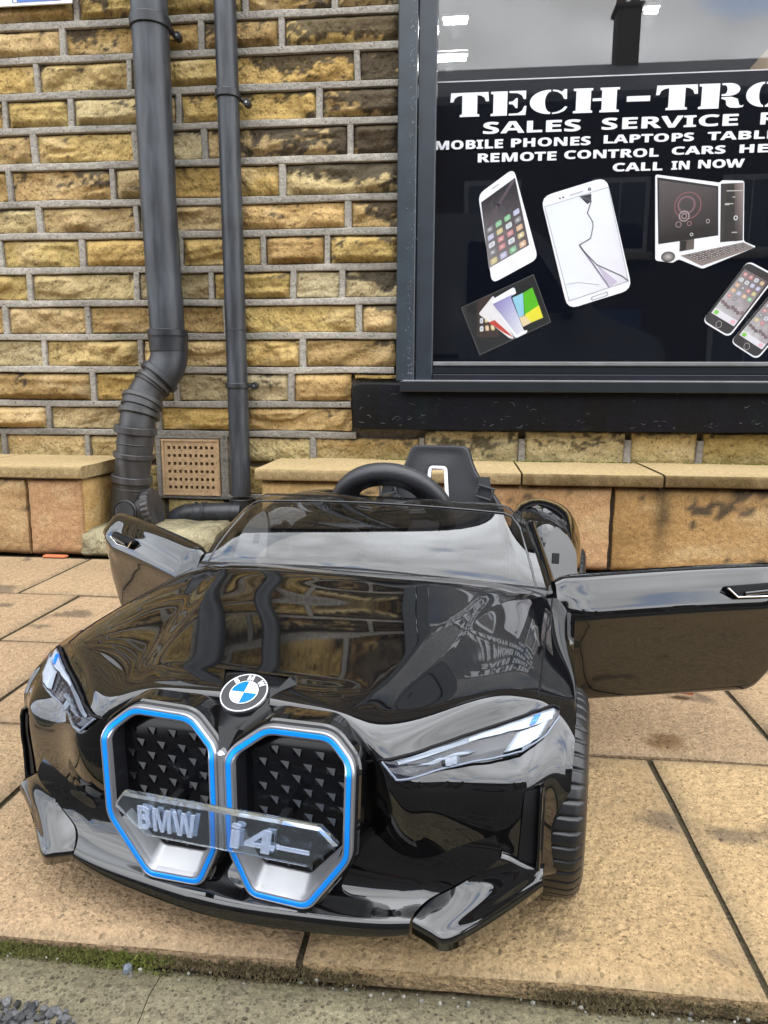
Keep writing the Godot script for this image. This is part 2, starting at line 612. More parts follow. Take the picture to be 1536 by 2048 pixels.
func rock(b: Buf, x0: float, x1: float, y0: float, y1: float, z: float, bulge: float, id: int, nx: int, ny: int, smooth_cut := false, tint := Color(-1, 0, 0), soot := -1.0) -> void:
	rng.seed = 977 + id * 31
	var t: Array = TAN[rng.randi() % TAN.size()]
	var br := rng.randf_range(0.85, 1.12)
	var bc := Color(t[0] * br, t[1] * br, t[2] * br)
	if tint.r >= 0.0:
		bc = tint
	var layered := rng.randf() < 0.3
	var dark_top := rng.randf()
	var ox := rng.randf() * 50.0
	var oy := rng.randf() * 50.0
	var rows := []
	var cols := []
	var tilt := rng.randf_range(-0.25, 0.25)
	var own := rng.randf_range(-0.2, 0.22)
	for r in ny + 1:
		var v := float(r) / ny
		var row := []
		var rc := []
		for k in nx + 1:
			var u := float(k) / nx
			var x := lerpf(x0, x1, u)
			var y := lerpf(y0, y1, v)
			var ex := minf(x - x0, x1 - x)
			var ey := minf(y - y0, y1 - y)
			var e := smoothstep(0.0, 0.022, ex) * smoothstep(0.0, 0.020, ey)
			x += (1.0 - smoothstep(0.0, 0.02, ex)) * 0.003 * noise_a.get_noise_2d(ox + 7.0, y * 60.0)
			y += (1.0 - smoothstep(0.0, 0.02, ey)) * 0.0035 * noise_a.get_noise_2d(ox + x * 40.0, 3.0)
			var n1 := noise_a.get_noise_2d(ox + x * 9.0, oy + y * 17.0)
			var n2 := noise_b.get_noise_2d(ox + x * 10.0, oy + y * 22.0)
			var n3 := noise_c.get_noise_2d(ox + x * (8.0 if layered else 45.0), oy + y * 70.0)
			var wx := x + 0.012 * noise_c.get_noise_2d(x * 30.0 + ox, y * 40.0)
			var wy := y + 0.012 * noise_c.get_noise_2d(x * 30.0 - ox, y * 40.0 + 9.0)
			n2 = noise_b.get_noise_2d(ox + wx * 13.0, oy + wy * 30.0)
			var raw := 0.45 + 0.60 * n1 + 0.55 * n2 + tilt * (v - 0.5)
			var st3 := raw * 3.2 + 0.5 * noise_c.get_noise_2d(x * 22.0 + ox, y * 30.0)
			var ledge := (floorf(st3) + smoothstep(0.30, 0.72, st3 - floorf(st3))) / 3.2
			var d := lerpf(raw, ledge, 0.7) + 0.16 * n3
			if layered:
				d = 0.45 + 0.25 * n1 + 0.42 * n3
			if smooth_cut:
				d = 0.6 + 0.16 * n1 + 0.06 * n3
			row.append(Vector3(x, y, z + bulge * (clampf(d, -0.1, 1.25) * e) + (0.0 if e > 0.02 else -0.002)))
			var s := soot if soot >= 0.0 else soot_at(x, y) + own * 0.6
			var st := 0.50 * noise_a.get_noise_2d(ox + x * 10.0 + 31.0, y * 26.0 + oy) + 0.45 * noise_c.get_noise_2d(x * 60.0 + ox, y * 90.0) + 0.55 * noise_c.get_noise_2d(x * 150.0 + ox, y * 210.0) + 0.40 * (v - 0.5) * (0.4 + dark_top)
			var th := lerpf(0.50, -0.28, s)
			var k_s := smoothstep(th, th + 0.13, st)
			var col := bc
			var hue := noise_a.get_noise_2d(x * 6.0 + ox, y * 12.0 - oy)
			col = col.lerp(Color(bc.r * 1.15, bc.g * 1.2, bc.b * 1.35), clampf(hue, 0.0, 0.7))
			col = col.lerp(Color(bc.r * 0.76, bc.g * 0.72, bc.b * 0.68), clampf(-hue * 1.3, 0.0, 0.85))
			var vein := noise_c.get_noise_2d(x * 18.0 + ox, y * 34.0 + oy)
			col = col.lerp(Color(0.22, 0.135, 0.05), 0.38 * smoothstep(0.16, 0.42, vein))
			col = col.lerp(Color(0.66, 0.52, 0.30), 0.5 * smoothstep(0.14, 0.45, -vein))
			if layered:
				col = col.lerp(Color(bc.r * 0.62, bc.g * 0.55, bc.b * 0.45), smoothstep(0.1, 0.35, n3) * 0.6)
			col = col.lerp(Color(0.045, 0.042, 0.04), k_s * 0.85)
			if smooth_cut and x > 0.3:  # black run below an open joint of the coping
				var run := exp(-pow((x - 0.577 + 0.012 * noise_a.get_noise_2d(y * 20.0, 4.0)) / 0.022, 2.0)) * smoothstep(-0.05, 0.22, y) + 0.5 * smoothstep(0.19, 0.245, y) * clampf(0.4 + noise_c.get_noise_2d(x * 16.0, 2.0) * 2.0, 0.0, 1.0)
				col = col.lerp(Color(0.05, 0.04, 0.025), clampf(run * (0.75 + 0.5 * n3), 0.0, 0.85))
			if y < 0.37 and soot < 0.0:  # the damp bottom course is greenish
				col = col.lerp(Color(0.20, 0.19, 0.085), 0.5 * smoothstep(0.37, 0.27, y) + 0.25 * clampf(n1, 0, 1))
			rc.append(col)
		rows.append(row)
		cols.append(rc)
	# returns to the back, so that every stone is a solid
	var back := []
	var bcs := []
	for k in nx + 1: back.append(rows[0][k] * Vector3(1, 1, 0) + Vector3(0, 0, z - 0.03)); bcs.append(cols[0][k])
	var all := [back]
	var allc := [bcs]
	all.append_array(rows); allc.append_array(cols)
	var top := []
	for k in nx + 1: top.append(rows[ny][k] * Vector3(1, 1, 0) + Vector3(0, 0, z - 0.03))
	all.append(top); allc.append(cols[ny])
	b.grid(all, false, allc)
	for side in 2:
		var sr := []
		var sc := []
		for r in ny + 1:
			var p: Vector3 = rows[r][0 if side == 0 else nx]
			sr.append([Vector3(p.x, p.y, z - 0.03), p] if side == 0 else [p, Vector3(p.x, p.y, z - 0.03)])
			sc.append([cols[r][0 if side == 0 else nx], cols[r][0 if side == 0 else nx]])
		b.grid(sr, false, sc)

func joint_color(x: float, y: float) -> Color:
	var g := 0.44 + 0.17 * noise_a.get_noise_2d(x * 9.0, y * 14.0) + 0.11 * noise_c.get_noise_2d(x * 50.0, y * 50.0)
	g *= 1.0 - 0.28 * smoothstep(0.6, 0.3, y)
	return Color(g, g * 0.965, g * 0.89)

func bed_joint(b: Buf, x0: float, x1: float, y: float, half: float, id: int) -> void:  # raised ribbon pointing
	var n := maxi(2, int((x1 - x0) / 0.03))
	var rows := []
	var cols := []
	for k in n + 1:
		var x := lerpf(x0, x1, float(k) / n)
		var w := half * (1.0 + 0.18 * noise_a.get_noise_2d(x * 12.0, id * 9.0))
		var yy := y + 0.0035 * noise_a.get_noise_2d(x * 6.0, id * 5.0 + 40.0)
		var z := WALL_Z + 0.010 + 0.003 * noise_a.get_noise_2d(x * 20.0, id * 3.0)
		var c := joint_color(x, y)
		rows.append([Vector3(x, yy - w, WALL_Z - 0.02), Vector3(x, yy - w, z - 0.003), Vector3(x, yy - w * 0.75, z), Vector3(x, yy + w * 0.75, z + 0.001), Vector3(x, yy + w, z - 0.002), Vector3(x, yy + w, WALL_Z - 0.02)])
		cols.append([c, c, c, c, c, c])
	b.grid(rows, false, cols, true)

func cross_joint(b: Buf, x: float, y0: float, y1: float, half: float, id: int) -> void:
	var n := 4
	var rows := []
	var cols := []
	rng.seed = id * 7 + 5
	var lean := rng.randf_range(-0.003, 0.003)
	var hw := half * rng.randf_range(0.85, 1.15)
	for k in n + 1:
		var y := lerpf(y0, y1, float(k) / n)
		var xx := x + lean * (float(k) / n - 0.5) + 0.002 * noise_a.get_noise_2d(y * 20.0, id * 3.0)
		var z := WALL_Z + 0.009 + 0.002 * noise_a.get_noise_2d(y * 20.0, id)
		var c := joint_color(x, y) * 0.92
		rows.append([Vector3(xx - hw, y, WALL_Z - 0.02), Vector3(xx - hw, y, z - 0.003), Vector3(xx - hw * 0.7, y, z), Vector3(xx + hw * 0.7, y, z), Vector3(xx + hw, y, z - 0.003), Vector3(xx + hw, y, WALL_Z - 0.02)])
		cols.append([c, c, c, c, c, c])
	b.grid(rows, false, cols)

const BEDS := [0.258, 0.3632, 0.4618, 0.5753, 0.6848, 0.7941, 0.8995, 1.0088, 1.1095, 1.2256, 1.3339, 1.4374, 1.5428, 1.6432]
const CROSS := [  # joints of each course, from the bottom course up
	[-1.587, -1.279, -1.02, -0.794, -0.483, -0.116, 0.21, 0.547, 0.77],
	[-1.414, -1.018, -0.716, -0.369], [-1.245, -0.95, -0.553, -0.356], [-1.412, -1.068, -0.759, -0.512], [-1.542, -1.248, -0.769, -0.325],
	[-1.447, -1.07, -0.814, -0.541, -0.38], [-1.54, -1.252, -0.915, -0.637, -0.428], [-1.394, -1.058, -0.762, -0.359], [-1.489, -1.132, -0.979, -0.57],
	[-1.394, -1.049, -0.82, -0.351], [-1.485, -1.259, -0.9, -0.448], [-1.366, -1.058, -0.723, -0.33], [-1.271, -0.818, -0.564], [-1.221, -0.676, -0.397]]

func shop() -> Node3D:
	var s := base("shop_building", Vector3(0, 0, WALL_Z))
	tag(s, "shop front of rough yellow stone with grey raised pointing and a large dark window", "building")
	s.position = Vector3.ZERO
	# solid wall behind the stones, with the window opening left open
	var b := Buf.new()
	var cw := Color(0.2, 0.18, 0.15)
	b.box(Vector3(-3.2, 3.0, WALL_Z - 0.19), Vector3(6.0, 6.2, 0.34), 0.0, Basis.IDENTITY, cw)
	b.box(Vector3(0.75, 0.13, WALL_Z - 0.19), Vector3(1.9, 0.8, 0.34), 0.0, Basis.IDENTITY, cw)
	b.box(Vector3(0.75, 4.3, WALL_Z - 0.19), Vector3(1.9, 3.6, 0.34), 0.0, Basis.IDENTITY, cw)
	b.box(Vector3(4.7, 3.0, WALL_Z - 0.19), Vector3(6.0, 6.2, 0.34), 0.0, Basis.IDENTITY, cw)
	build("wall", b, M.mortar, s)
	var id := 0
	for c in CROSS.size():
		var y0: float = BEDS[c]
		var y1: float = BEDS[c + 1] if c + 1 < BEDS.size() else 1.748
		var xs: Array = [-1.95]
		var right := -0.200
		if c == 0: right = 1.35
		elif c <= 2: right = -0.352
		elif c == 3: right = -0.206
		for x in CROSS[c]:
			if x < right - 0.03 and not (c <= 2 and c > 0 and x > -0.375): xs.append(x)
		xs.append(right)
		for k in xs.size() - 1:
			var hw := 0.011
			var x0: float = xs[k] + hw
			var x1: float = xs[k + 1] - (hw if k < xs.size() - 2 else 0.0)
			id += 1
			if c == 0 and x0 > -1.1 and x1 < -0.7 and x1 > -0.9:
				continue  # the air brick sits here
			var top := y1 - 0.012
			if c == 0 and x0 > -0.4:
				top = y1 + 0.018
			b = Buf.new()
			rock(b, x0, x1, y0 + 0.012, top, WALL_Z, 0.042 if c > 0 else 0.016, id, maxi(8, int((x1 - x0) / 0.0075)), 17)
			build("stone", b, M.stone, s)
			if k > 0:
				b = Buf.new()
				cross_joint(b, xs[k], y0 + 0.006, y1 - 0.006, 0.0102, id)
				build("cross_joint", b, M.mortar, s)
		# bed joint on top of this course
		b = Buf.new()
		var jr := right + 0.004
		if c == 0: jr = -0.335
		if c == 1: jr = -0.352
		if c == 2: jr = -0.21
		if y1 < 1.7:
			bed_joint(b, -1.95, jr, y1, 0.0108, c + 3)
			build("bed_joint", b, M.mortar, s)
	# thin slip of stone over the end of the sill
	b = Buf.new()
	rock(b, -0.340, -0.205, 0.548, 0.562, WALL_Z, 0.012, 400, 14, 4)
	build("stone", b, M.stone, s)
	# bottom bits of stone behind the pipes, under the air brick
	var bits := [[-1.2, -1.02], [-1.0, -0.80], [-0.78, -0.60]]
	for q in bits:
		id += 1
		b = Buf.new()
		rock(b, q[0], q[1], 0.02, 0.135, WALL_Z, 0.02, id, 18, 10)
		build("stone", b, M.stone, s)
	b = Buf.new()
	bed_joint(b, -1.25, -0.58, 0.146, 0.009, 77)
	build("bed_joint", b, M.mortar, s)
	for q in [[-1.25, -1.035], [-0.79, -0.58]]:
		id += 1
		b = Buf.new()
		rock(b, q[0], q[1], 0.155, 0.25, WALL_Z, 0.014, id, 16, 9)
		build("stone", b, M.stone, s)
	# everything above and beside the picture: the same walling in one piece
	b = Buf.new()
	var bj := Buf.new()
	var y := 1.748
	var course := 0
	while y < 5.6:
		var h := 0.108
		rng.seed = 500 + course
		var x := -6.1 + rng.randf() * 0.4
		while x < 7.4:
			var w := rng.randf_range(0.2, 0.46)
			var xa := x
			var xb := x + w - 0.022
			var blocked := y < 2.5 and xb > -0.2 and xa < 1.7
			if y > 3.55 and y < 4.75 and ((xb > -1.75 and xa < -0.85) or (xb > 0.35 and xa < 1.25)):
				blocked = true
			if not blocked:
				rock(b, xa, xb, y + 0.012, y + h - 0.012, WALL_Z, 0.024, 600 + course * 60 + int((x + 8) * 4), 6, 3)
			x += w
		if y < 2.5:
			bed_joint(bj, -6.1, -0.205, y, 0.0125, 100 + course)
			bed_joint(bj, 1.70, 7.4, y, 0.0125, 100 + course)
		else:
			bed_joint(bj, -6.1, 7.4, y, 0.0125, 100 + course)
		y += h
		course += 1
	var beds := [0.03, 0.144]
	beds.append_array(BEDS)
	beds.append(1.748)
	for c2 in beds.size() - 1:
		var ya: float = beds[c2]
		var yb: float = beds[c2 + 1]
		rng.seed = 800 + c2
		for part in [[-6.1, -1.945], [1.72, 7.4]]:
			var widths := []
			var x: float = part[0]
			while x < part[1] - 0.1:
				var w := minf(rng.randf_range(0.2, 0.46), part[1] - x)
				widths.append([x, w])
				x += w
			for q in widths:
				rock(b, q[0], q[0] + q[1] - 0.022, ya + 0.012, yb - 0.012, WALL_Z, 0.036, 1600 + c2 * 60 + int((q[0] + 8) * 4), 14, 7)
			bed_joint(bj, part[0], part[1], yb if yb < 1.7 else 1.752, 0.0108, c2 + 1)
	tag(build("upper_stonework", b, M.stone, s), "", "", "", "stuff")
	tag(build("upper_pointing", bj, M.mortar, s), "", "", "", "stuff")
	# eaves
	b = Buf.new()
	b.box(Vector3(0.6, 5.72, -2.28), Vector3(13.6, 0.12, 0.35), 0.01)
	build("eaves", b, M.dull_black, s)
	b = Buf.new()
	b.box(Vector3(0.6, 6.35, -4.6), Vector3(13.6, 0.1, 5.4), 0.0, Basis(Vector3.RIGHT, 0.42))
	build("roof", b, M.slate, s)
	for q in [[-1.3, 4.15], [0.8, 4.15]]:
		b = Buf.new()
		b.box(Vector3(q[0], q[1], WALL_Z - 0.005), Vector3(0.86, 1.16, 0.02), 0.0, Basis.IDENTITY, Color(0.5, 0.5, 0.5))
		var uw := build("upper_window", b, M.frame_grey, s)
		b = Buf.new()
		b.box(Vector3(q[0], q[1], WALL_Z + 0.008), Vector3(0.74, 1.04, 0.004))
		build("pane", b, M.dark_glass, uw)
	air_brick(s)
	shop_window(s)
	return s

func air_brick(s: Node3D) -> void:
	var x0 := -1.010
	var x1 := -0.806
	var y0 := 0.149
	var y1 := 0.343
	var b := Buf.new()
	var mc := Color(0.30, 0.29, 0.26)
	# mortar surround
	b.box(Vector3(-1.0225, 0.248, WALL_Z - 0.006), Vector3(0.021, 0.212, 0.03), 0.003, Basis.IDENTITY, mc)
	b.box(Vector3(-0.790, 0.248, WALL_Z - 0.006), Vector3(0.028, 0.212, 0.03), 0.003, Basis.IDENTITY, mc)
	b.box(Vector3(-0.908, 0.3555, WALL_Z - 0.0045), Vector3(0.25, 0.022, 0.03), 0.003, Basis.IDENTITY, mc)
	build("cement_surround", b, M.mortar, s)
	b = Buf.new()
	var c := Color(0.60, 0.42, 0.255)
	var nx := 9
	var ny := 6
	var px := (x1 - x0 - 0.032) / nx
	var py := (y1 - y0 - 0.030) / ny
	var hx := 0.0100
	var hy := 0.0105
	var zf := WALL_Z + 0.012
	var xs := [x0]
	for k in nx:
		var cx := x0 + 0.016 + px * (k + 0.5)
		xs.append(cx - hx / 2); xs.append(cx + hx / 2)
	xs.append(x1)
	var ys := [y0]
	for k in ny:
		var cy := y0 + 0.015 + py * (k + 0.5)
		ys.append(cy - hy / 2); ys.append(cy + hy / 2)
	ys.append(y1)
	for i in xs.size() - 1:
		for j in ys.size() - 1:
			var a := Vector3(xs[i], ys[j], zf); var d := Vector3(xs[i + 1], ys[j + 1], zf)
			var col := c * (1.0 + 0.1 * noise_a.get_noise_2d(xs[i] * 30.0, ys[j] * 30.0))
			if i % 2 == 1 and j % 2 == 1:
				var bk := Vector3(0, 0, -0.03)
				var p := [Vector3(a.x, a.y, zf), Vector3(d.x, a.y, zf), Vector3(d.x, d.y, zf), Vector3(a.x, d.y, zf)]
				for q in 4:
					b.quad(p[(q + 1) % 4], p[q], p[q] + bk, p[(q + 1) % 4] + bk, col * 0.9)
				b.quad(p[0] + bk, p[1] + bk, p[2] + bk, p[3] + bk, Color(0.02, 0.02, 0.02))
			else:
				b.quad(Vector3(a.x, a.y, zf), Vector3(d.x, a.y, zf), Vector3(d.x, d.y, zf), Vector3(a.x, d.y, zf), col)
	var e := [Vector3(x0, y0, zf), Vector3(x1, y0, zf), Vector3(x1, y1, zf), Vector3(x0, y1, zf)]
	for q in 4:
		b.quad(e[q], e[(q + 1) % 4] , e[(q + 1) % 4] - Vector3(0, 0, 0.04), e[q] - Vector3(0, 0, 0.04), c)
	var ab := build("air_brick", b, M.terracotta, s)
	ab.set_meta("label", "square terracotta air brick with rows of small square holes")
	# raised rim round the holes
	b = Buf.new()
	b.box(Vector3((x0 + x1) / 2, y1 - 0.004, zf + 0.0015), Vector3(x1 - x0, 0.008, 0.003), 0.001, Basis.IDENTITY, c)
	b.box(Vector3((x0 + x1) / 2, y0 + 0.004, zf + 0.0015), Vector3(x1 - x0, 0.008, 0.003), 0.001, Basis.IDENTITY, c)
	b.box(Vector3(x0 + 0.004, (y0 + y1) / 2, zf + 0.0015), Vector3(0.008, y1 - y0 - 0.016, 0.003), 0.001, Basis.IDENTITY, c)
	b.box(Vector3(x1 - 0.004, (y0 + y1) / 2, zf + 0.0015), Vector3(0.008, y1 - y0 - 0.016, 0.003), 0.001, Basis.IDENTITY, c)
	build("rim", b, M.terracotta, ab)

# ------------------------------------------------------------------ window
const WORDS := [["SALES", 0.0582, 0.3533, 1.2927, 1.3271], ["SERVICE", 0.4153, 0.8125, 1.2942, 1.3279], ["R", 0.8754, 0.9242, 1.2955, 1.3284], ["MOBILE", -0.0890, 0.1213, 1.2511, 1.2774],
	["PHONES", 0.1454, 0.3850, 1.2521, 1.2778], ["LAPTOPS", 0.4237, 0.6886, 1.2551, 1.2794], ["TABLETS", 0.7278, 1.0037, 1.2556, 1.2797], ["REMOTE", 0.0446, 0.2850, 1.2115, 1.2378],
	["CONTROL", 0.3080, 0.5890, 1.2140, 1.2387], ["CARS", 0.6270, 0.7828, 1.2174, 1.2410], ["HE", 0.8231, 0.9075, 1.2180, 1.2414], ["CALL", 0.4554, 0.6026, 1.1748, 1.1990], ["IN", 0.6285, 0.6819, 1.1759, 1.2001], ["NOW", 0.7068, 0.8407, 1.1775, 1.2018]]
const VZ := -2.383

func word(text: String, x0: float, x1: float, y0: float, y1: float, parent: Node) -> void:
	var tm := TextMesh.new()
	var f := SystemFont.new()
	f.font_names = PackedStringArray(["Droid Sans"])
	f.font_weight = 700
	tm.font = f
	tm.text = text
	tm.font_size = 64
	tm.pixel_size = 0.01
	tm.depth = 0.02
	tm.curve_step = 2.0
	var bx := tm.get_aabb()
	var sx := (x1 - x0) / bx.size.x
	var sy := (y1 - y0) / bx.size.y
	var fat := 0.0011
	sx = (x1 - x0 - 2.0 * fat) / bx.size.x
	sy = (y1 - y0 - 1.2 * fat) / bx.size.y
	var first: MeshInstance3D
	for k in 5:  # a heavy face: the strokes thickened outwards
		var dx: float = [0.0, -fat, fat, 0.0, 0.0][k]
		var dy: float = [0.0, 0.0, 0.0, -fat * 0.6, fat * 0.6][k]
		var o := put("lettering" if k == 0 else "stroke", tm, parent if k == 0 else first, Transform3D(Basis.from_scale(Vector3(sx, sy, 0.05)), Vector3(x0 + fat - bx.position.x * sx + dx, y0 + 0.6 * fat - bx.position.y * sy + dy, VZ + 0.002 + k * 0.00015)), M.white_print)
		if k == 0:
			first = o
		else:
			o.transform = first.transform.affine_inverse() * o.transform

func slab_letter(ch: String, x0: float, x1: float, y0: float, y1: float, parent: Node) -> void:  # heavy stencil slab letters
	var b := Buf.new()
	var w := x1 - x0
	var h := y1 - y0
	var P := func(flat: Array) -> PackedVector2Array:
		var o := PackedVector2Array()
		for k in range(0, flat.size(), 2):
			o.append(Vector2(x0 + flat[k] * w, y0 + flat[k + 1] * h))
		return o
	var shapes := []
	match ch:
		"T":
			shapes = [[0.27, 0, 0.76, 0, 0.76, 0.09, 0.70, 0.12, 0.70, 1.0, 0.99, 1.0, 1.0, 0.60, 0.93, 0.60, 0.86, 0.82, 0.74, 0.90, 0.34, 0.90, 0.34, 0.12, 0.27, 0.09], [0.02, 1.0, 0.345, 1.0, 0.345, 0.905, 0.24, 0.905, 0.14, 0.82, 0.07, 0.60, 0.0, 0.60]]
			shapes = [[0.25, 0, 0.76, 0, 0.76, 0.08, 0.70, 0.11, 0.70, 0.89, 0.80, 0.86, 0.88, 0.78, 0.92, 0.62, 1.0, 0.62, 0.98, 1.0, 0.02, 1.0, 0.0, 0.62, 0.08, 0.62, 0.12, 0.78, 0.20, 0.86, 0.31, 0.89, 0.31, 0.11, 0.25, 0.08]]
		"E":
			shapes = [[0.0, 0, 0.46, 0, 0.46, 1.0, 0.0, 1.0, 0.0, 0.92, 0.07, 0.89, 0.07, 0.11, 0.0, 0.08], [0.51, 1.0, 0.98, 1.0, 0.98, 0.66, 0.92, 0.66, 0.86, 0.82, 0.74, 0.91, 0.51, 0.93], [0.51, 0.56, 0.62, 0.58, 0.70, 0.70, 0.75, 0.70, 0.75, 0.30, 0.70, 0.30, 0.62, 0.45, 0.51, 0.47], [0.51, 0.0, 0.98, 0.0, 1.0, 0.37, 0.94, 0.37, 0.88, 0.18, 0.76, 0.08, 0.51, 0.07]]
		"C":
			var a := [0.54, 0.0]
			for k in 15:
				var t := PI * 1.5 - PI * k / 14.0
				a.append_array([0.54 + 0.54 * cos(t), 0.5 + 0.5 * sin(t)])
			for k in 11:
				var t := PI * 0.5 + PI * k / 10.0
				a.append_array([0.56 + 0.16 * cos(t), 0.5 + 0.43 * sin(t)])
			shapes = [a, [0.60, 1.0, 0.74, 0.97, 0.84, 0.90, 0.90, 1.0, 0.97, 1.0, 0.98, 0.60, 0.91, 0.60, 0.84, 0.79, 0.72, 0.91, 0.60, 0.94], [0.60, 0.0, 0.78, 0.03, 0.92, 0.12, 1.0, 0.27, 0.94, 0.31, 0.84, 0.16, 0.72, 0.08, 0.60, 0.06]]
		"H":
			shapes = [[0.0, 0, 0.42, 0, 0.42, 0.08, 0.38, 0.10, 0.38, 0.90, 0.42, 0.92, 0.42, 1.0, 0.0, 1.0, 0.0, 0.92, 0.06, 0.90, 0.06, 0.10, 0.0, 0.08], [0.58, 0, 1.0, 0, 1.0, 0.08, 0.94, 0.10, 0.94, 0.90, 1.0, 0.92, 1.0, 1.0, 0.58, 1.0, 0.58, 0.92, 0.62, 0.90, 0.62, 0.58, 0.42, 0.58, 0.42, 0.47, 0.62, 0.47, 0.62, 0.10, 0.58, 0.08]]
		"R":
			var a := [0.50, 1.0]
			for k in 9:
				var t := PI * 0.5 - PI * k / 8.0
				a.append_array([0.66 + 0.24 * cos(t), 0.745 + 0.255 * sin(t)])
			a.append_array([0.50, 0.49, 0.50, 0.56])
			for k in 7:
				var t := -PI * 0.5 + PI * k / 6.0
				a.append_array([0.56 + 0.06 * cos(t), 0.745 + 0.18 * sin(t)])
			a.append_array([0.50, 0.93])
			shapes = [[0.0, 0, 0.45, 0, 0.45, 1.0, 0.0, 1.0, 0.0, 0.92, 0.06, 0.89, 0.06, 0.11, 0.0, 0.08], a, [0.50, 0.44, 0.72, 0.45, 0.86, 0.36, 0.90, 0.12, 0.95, 0.08, 1.0, 0.12, 0.98, 0.03, 0.86, 0.0, 0.70, 0.02, 0.62, 0.12, 0.60, 0.32, 0.50, 0.39]]
		"O":
			for sg in [-1.0, 1.0]:
				var a := []
				for k in 15:
					var t := PI * 0.5 + PI * k / 14.0
					a.append_array([0.5 + sg * (0.025 - 0.475 * cos(t + PI) * -1.0) if false else 0.5 + sg * (0.025 + 0.475 * absf(cos(t))), 0.5 + 0.5 * sin(t)])
				for k in 11:
					var t := PI * 1.5 - PI * k / 10.0
					a.append_array([0.5 + sg * (0.025 + 0.13 * absf(cos(t))), 0.5 + 0.43 * sin(t)])
				shapes.append(a)
		"-":
			shapes = [[0, 0, 1, 0, 1, 1, 0, 1]]
	for q in shapes:
		b.prism(P.call(q), VZ + 0.001, VZ + 0.0025)
	build("stencil_letter", b, M.white_print, parent)

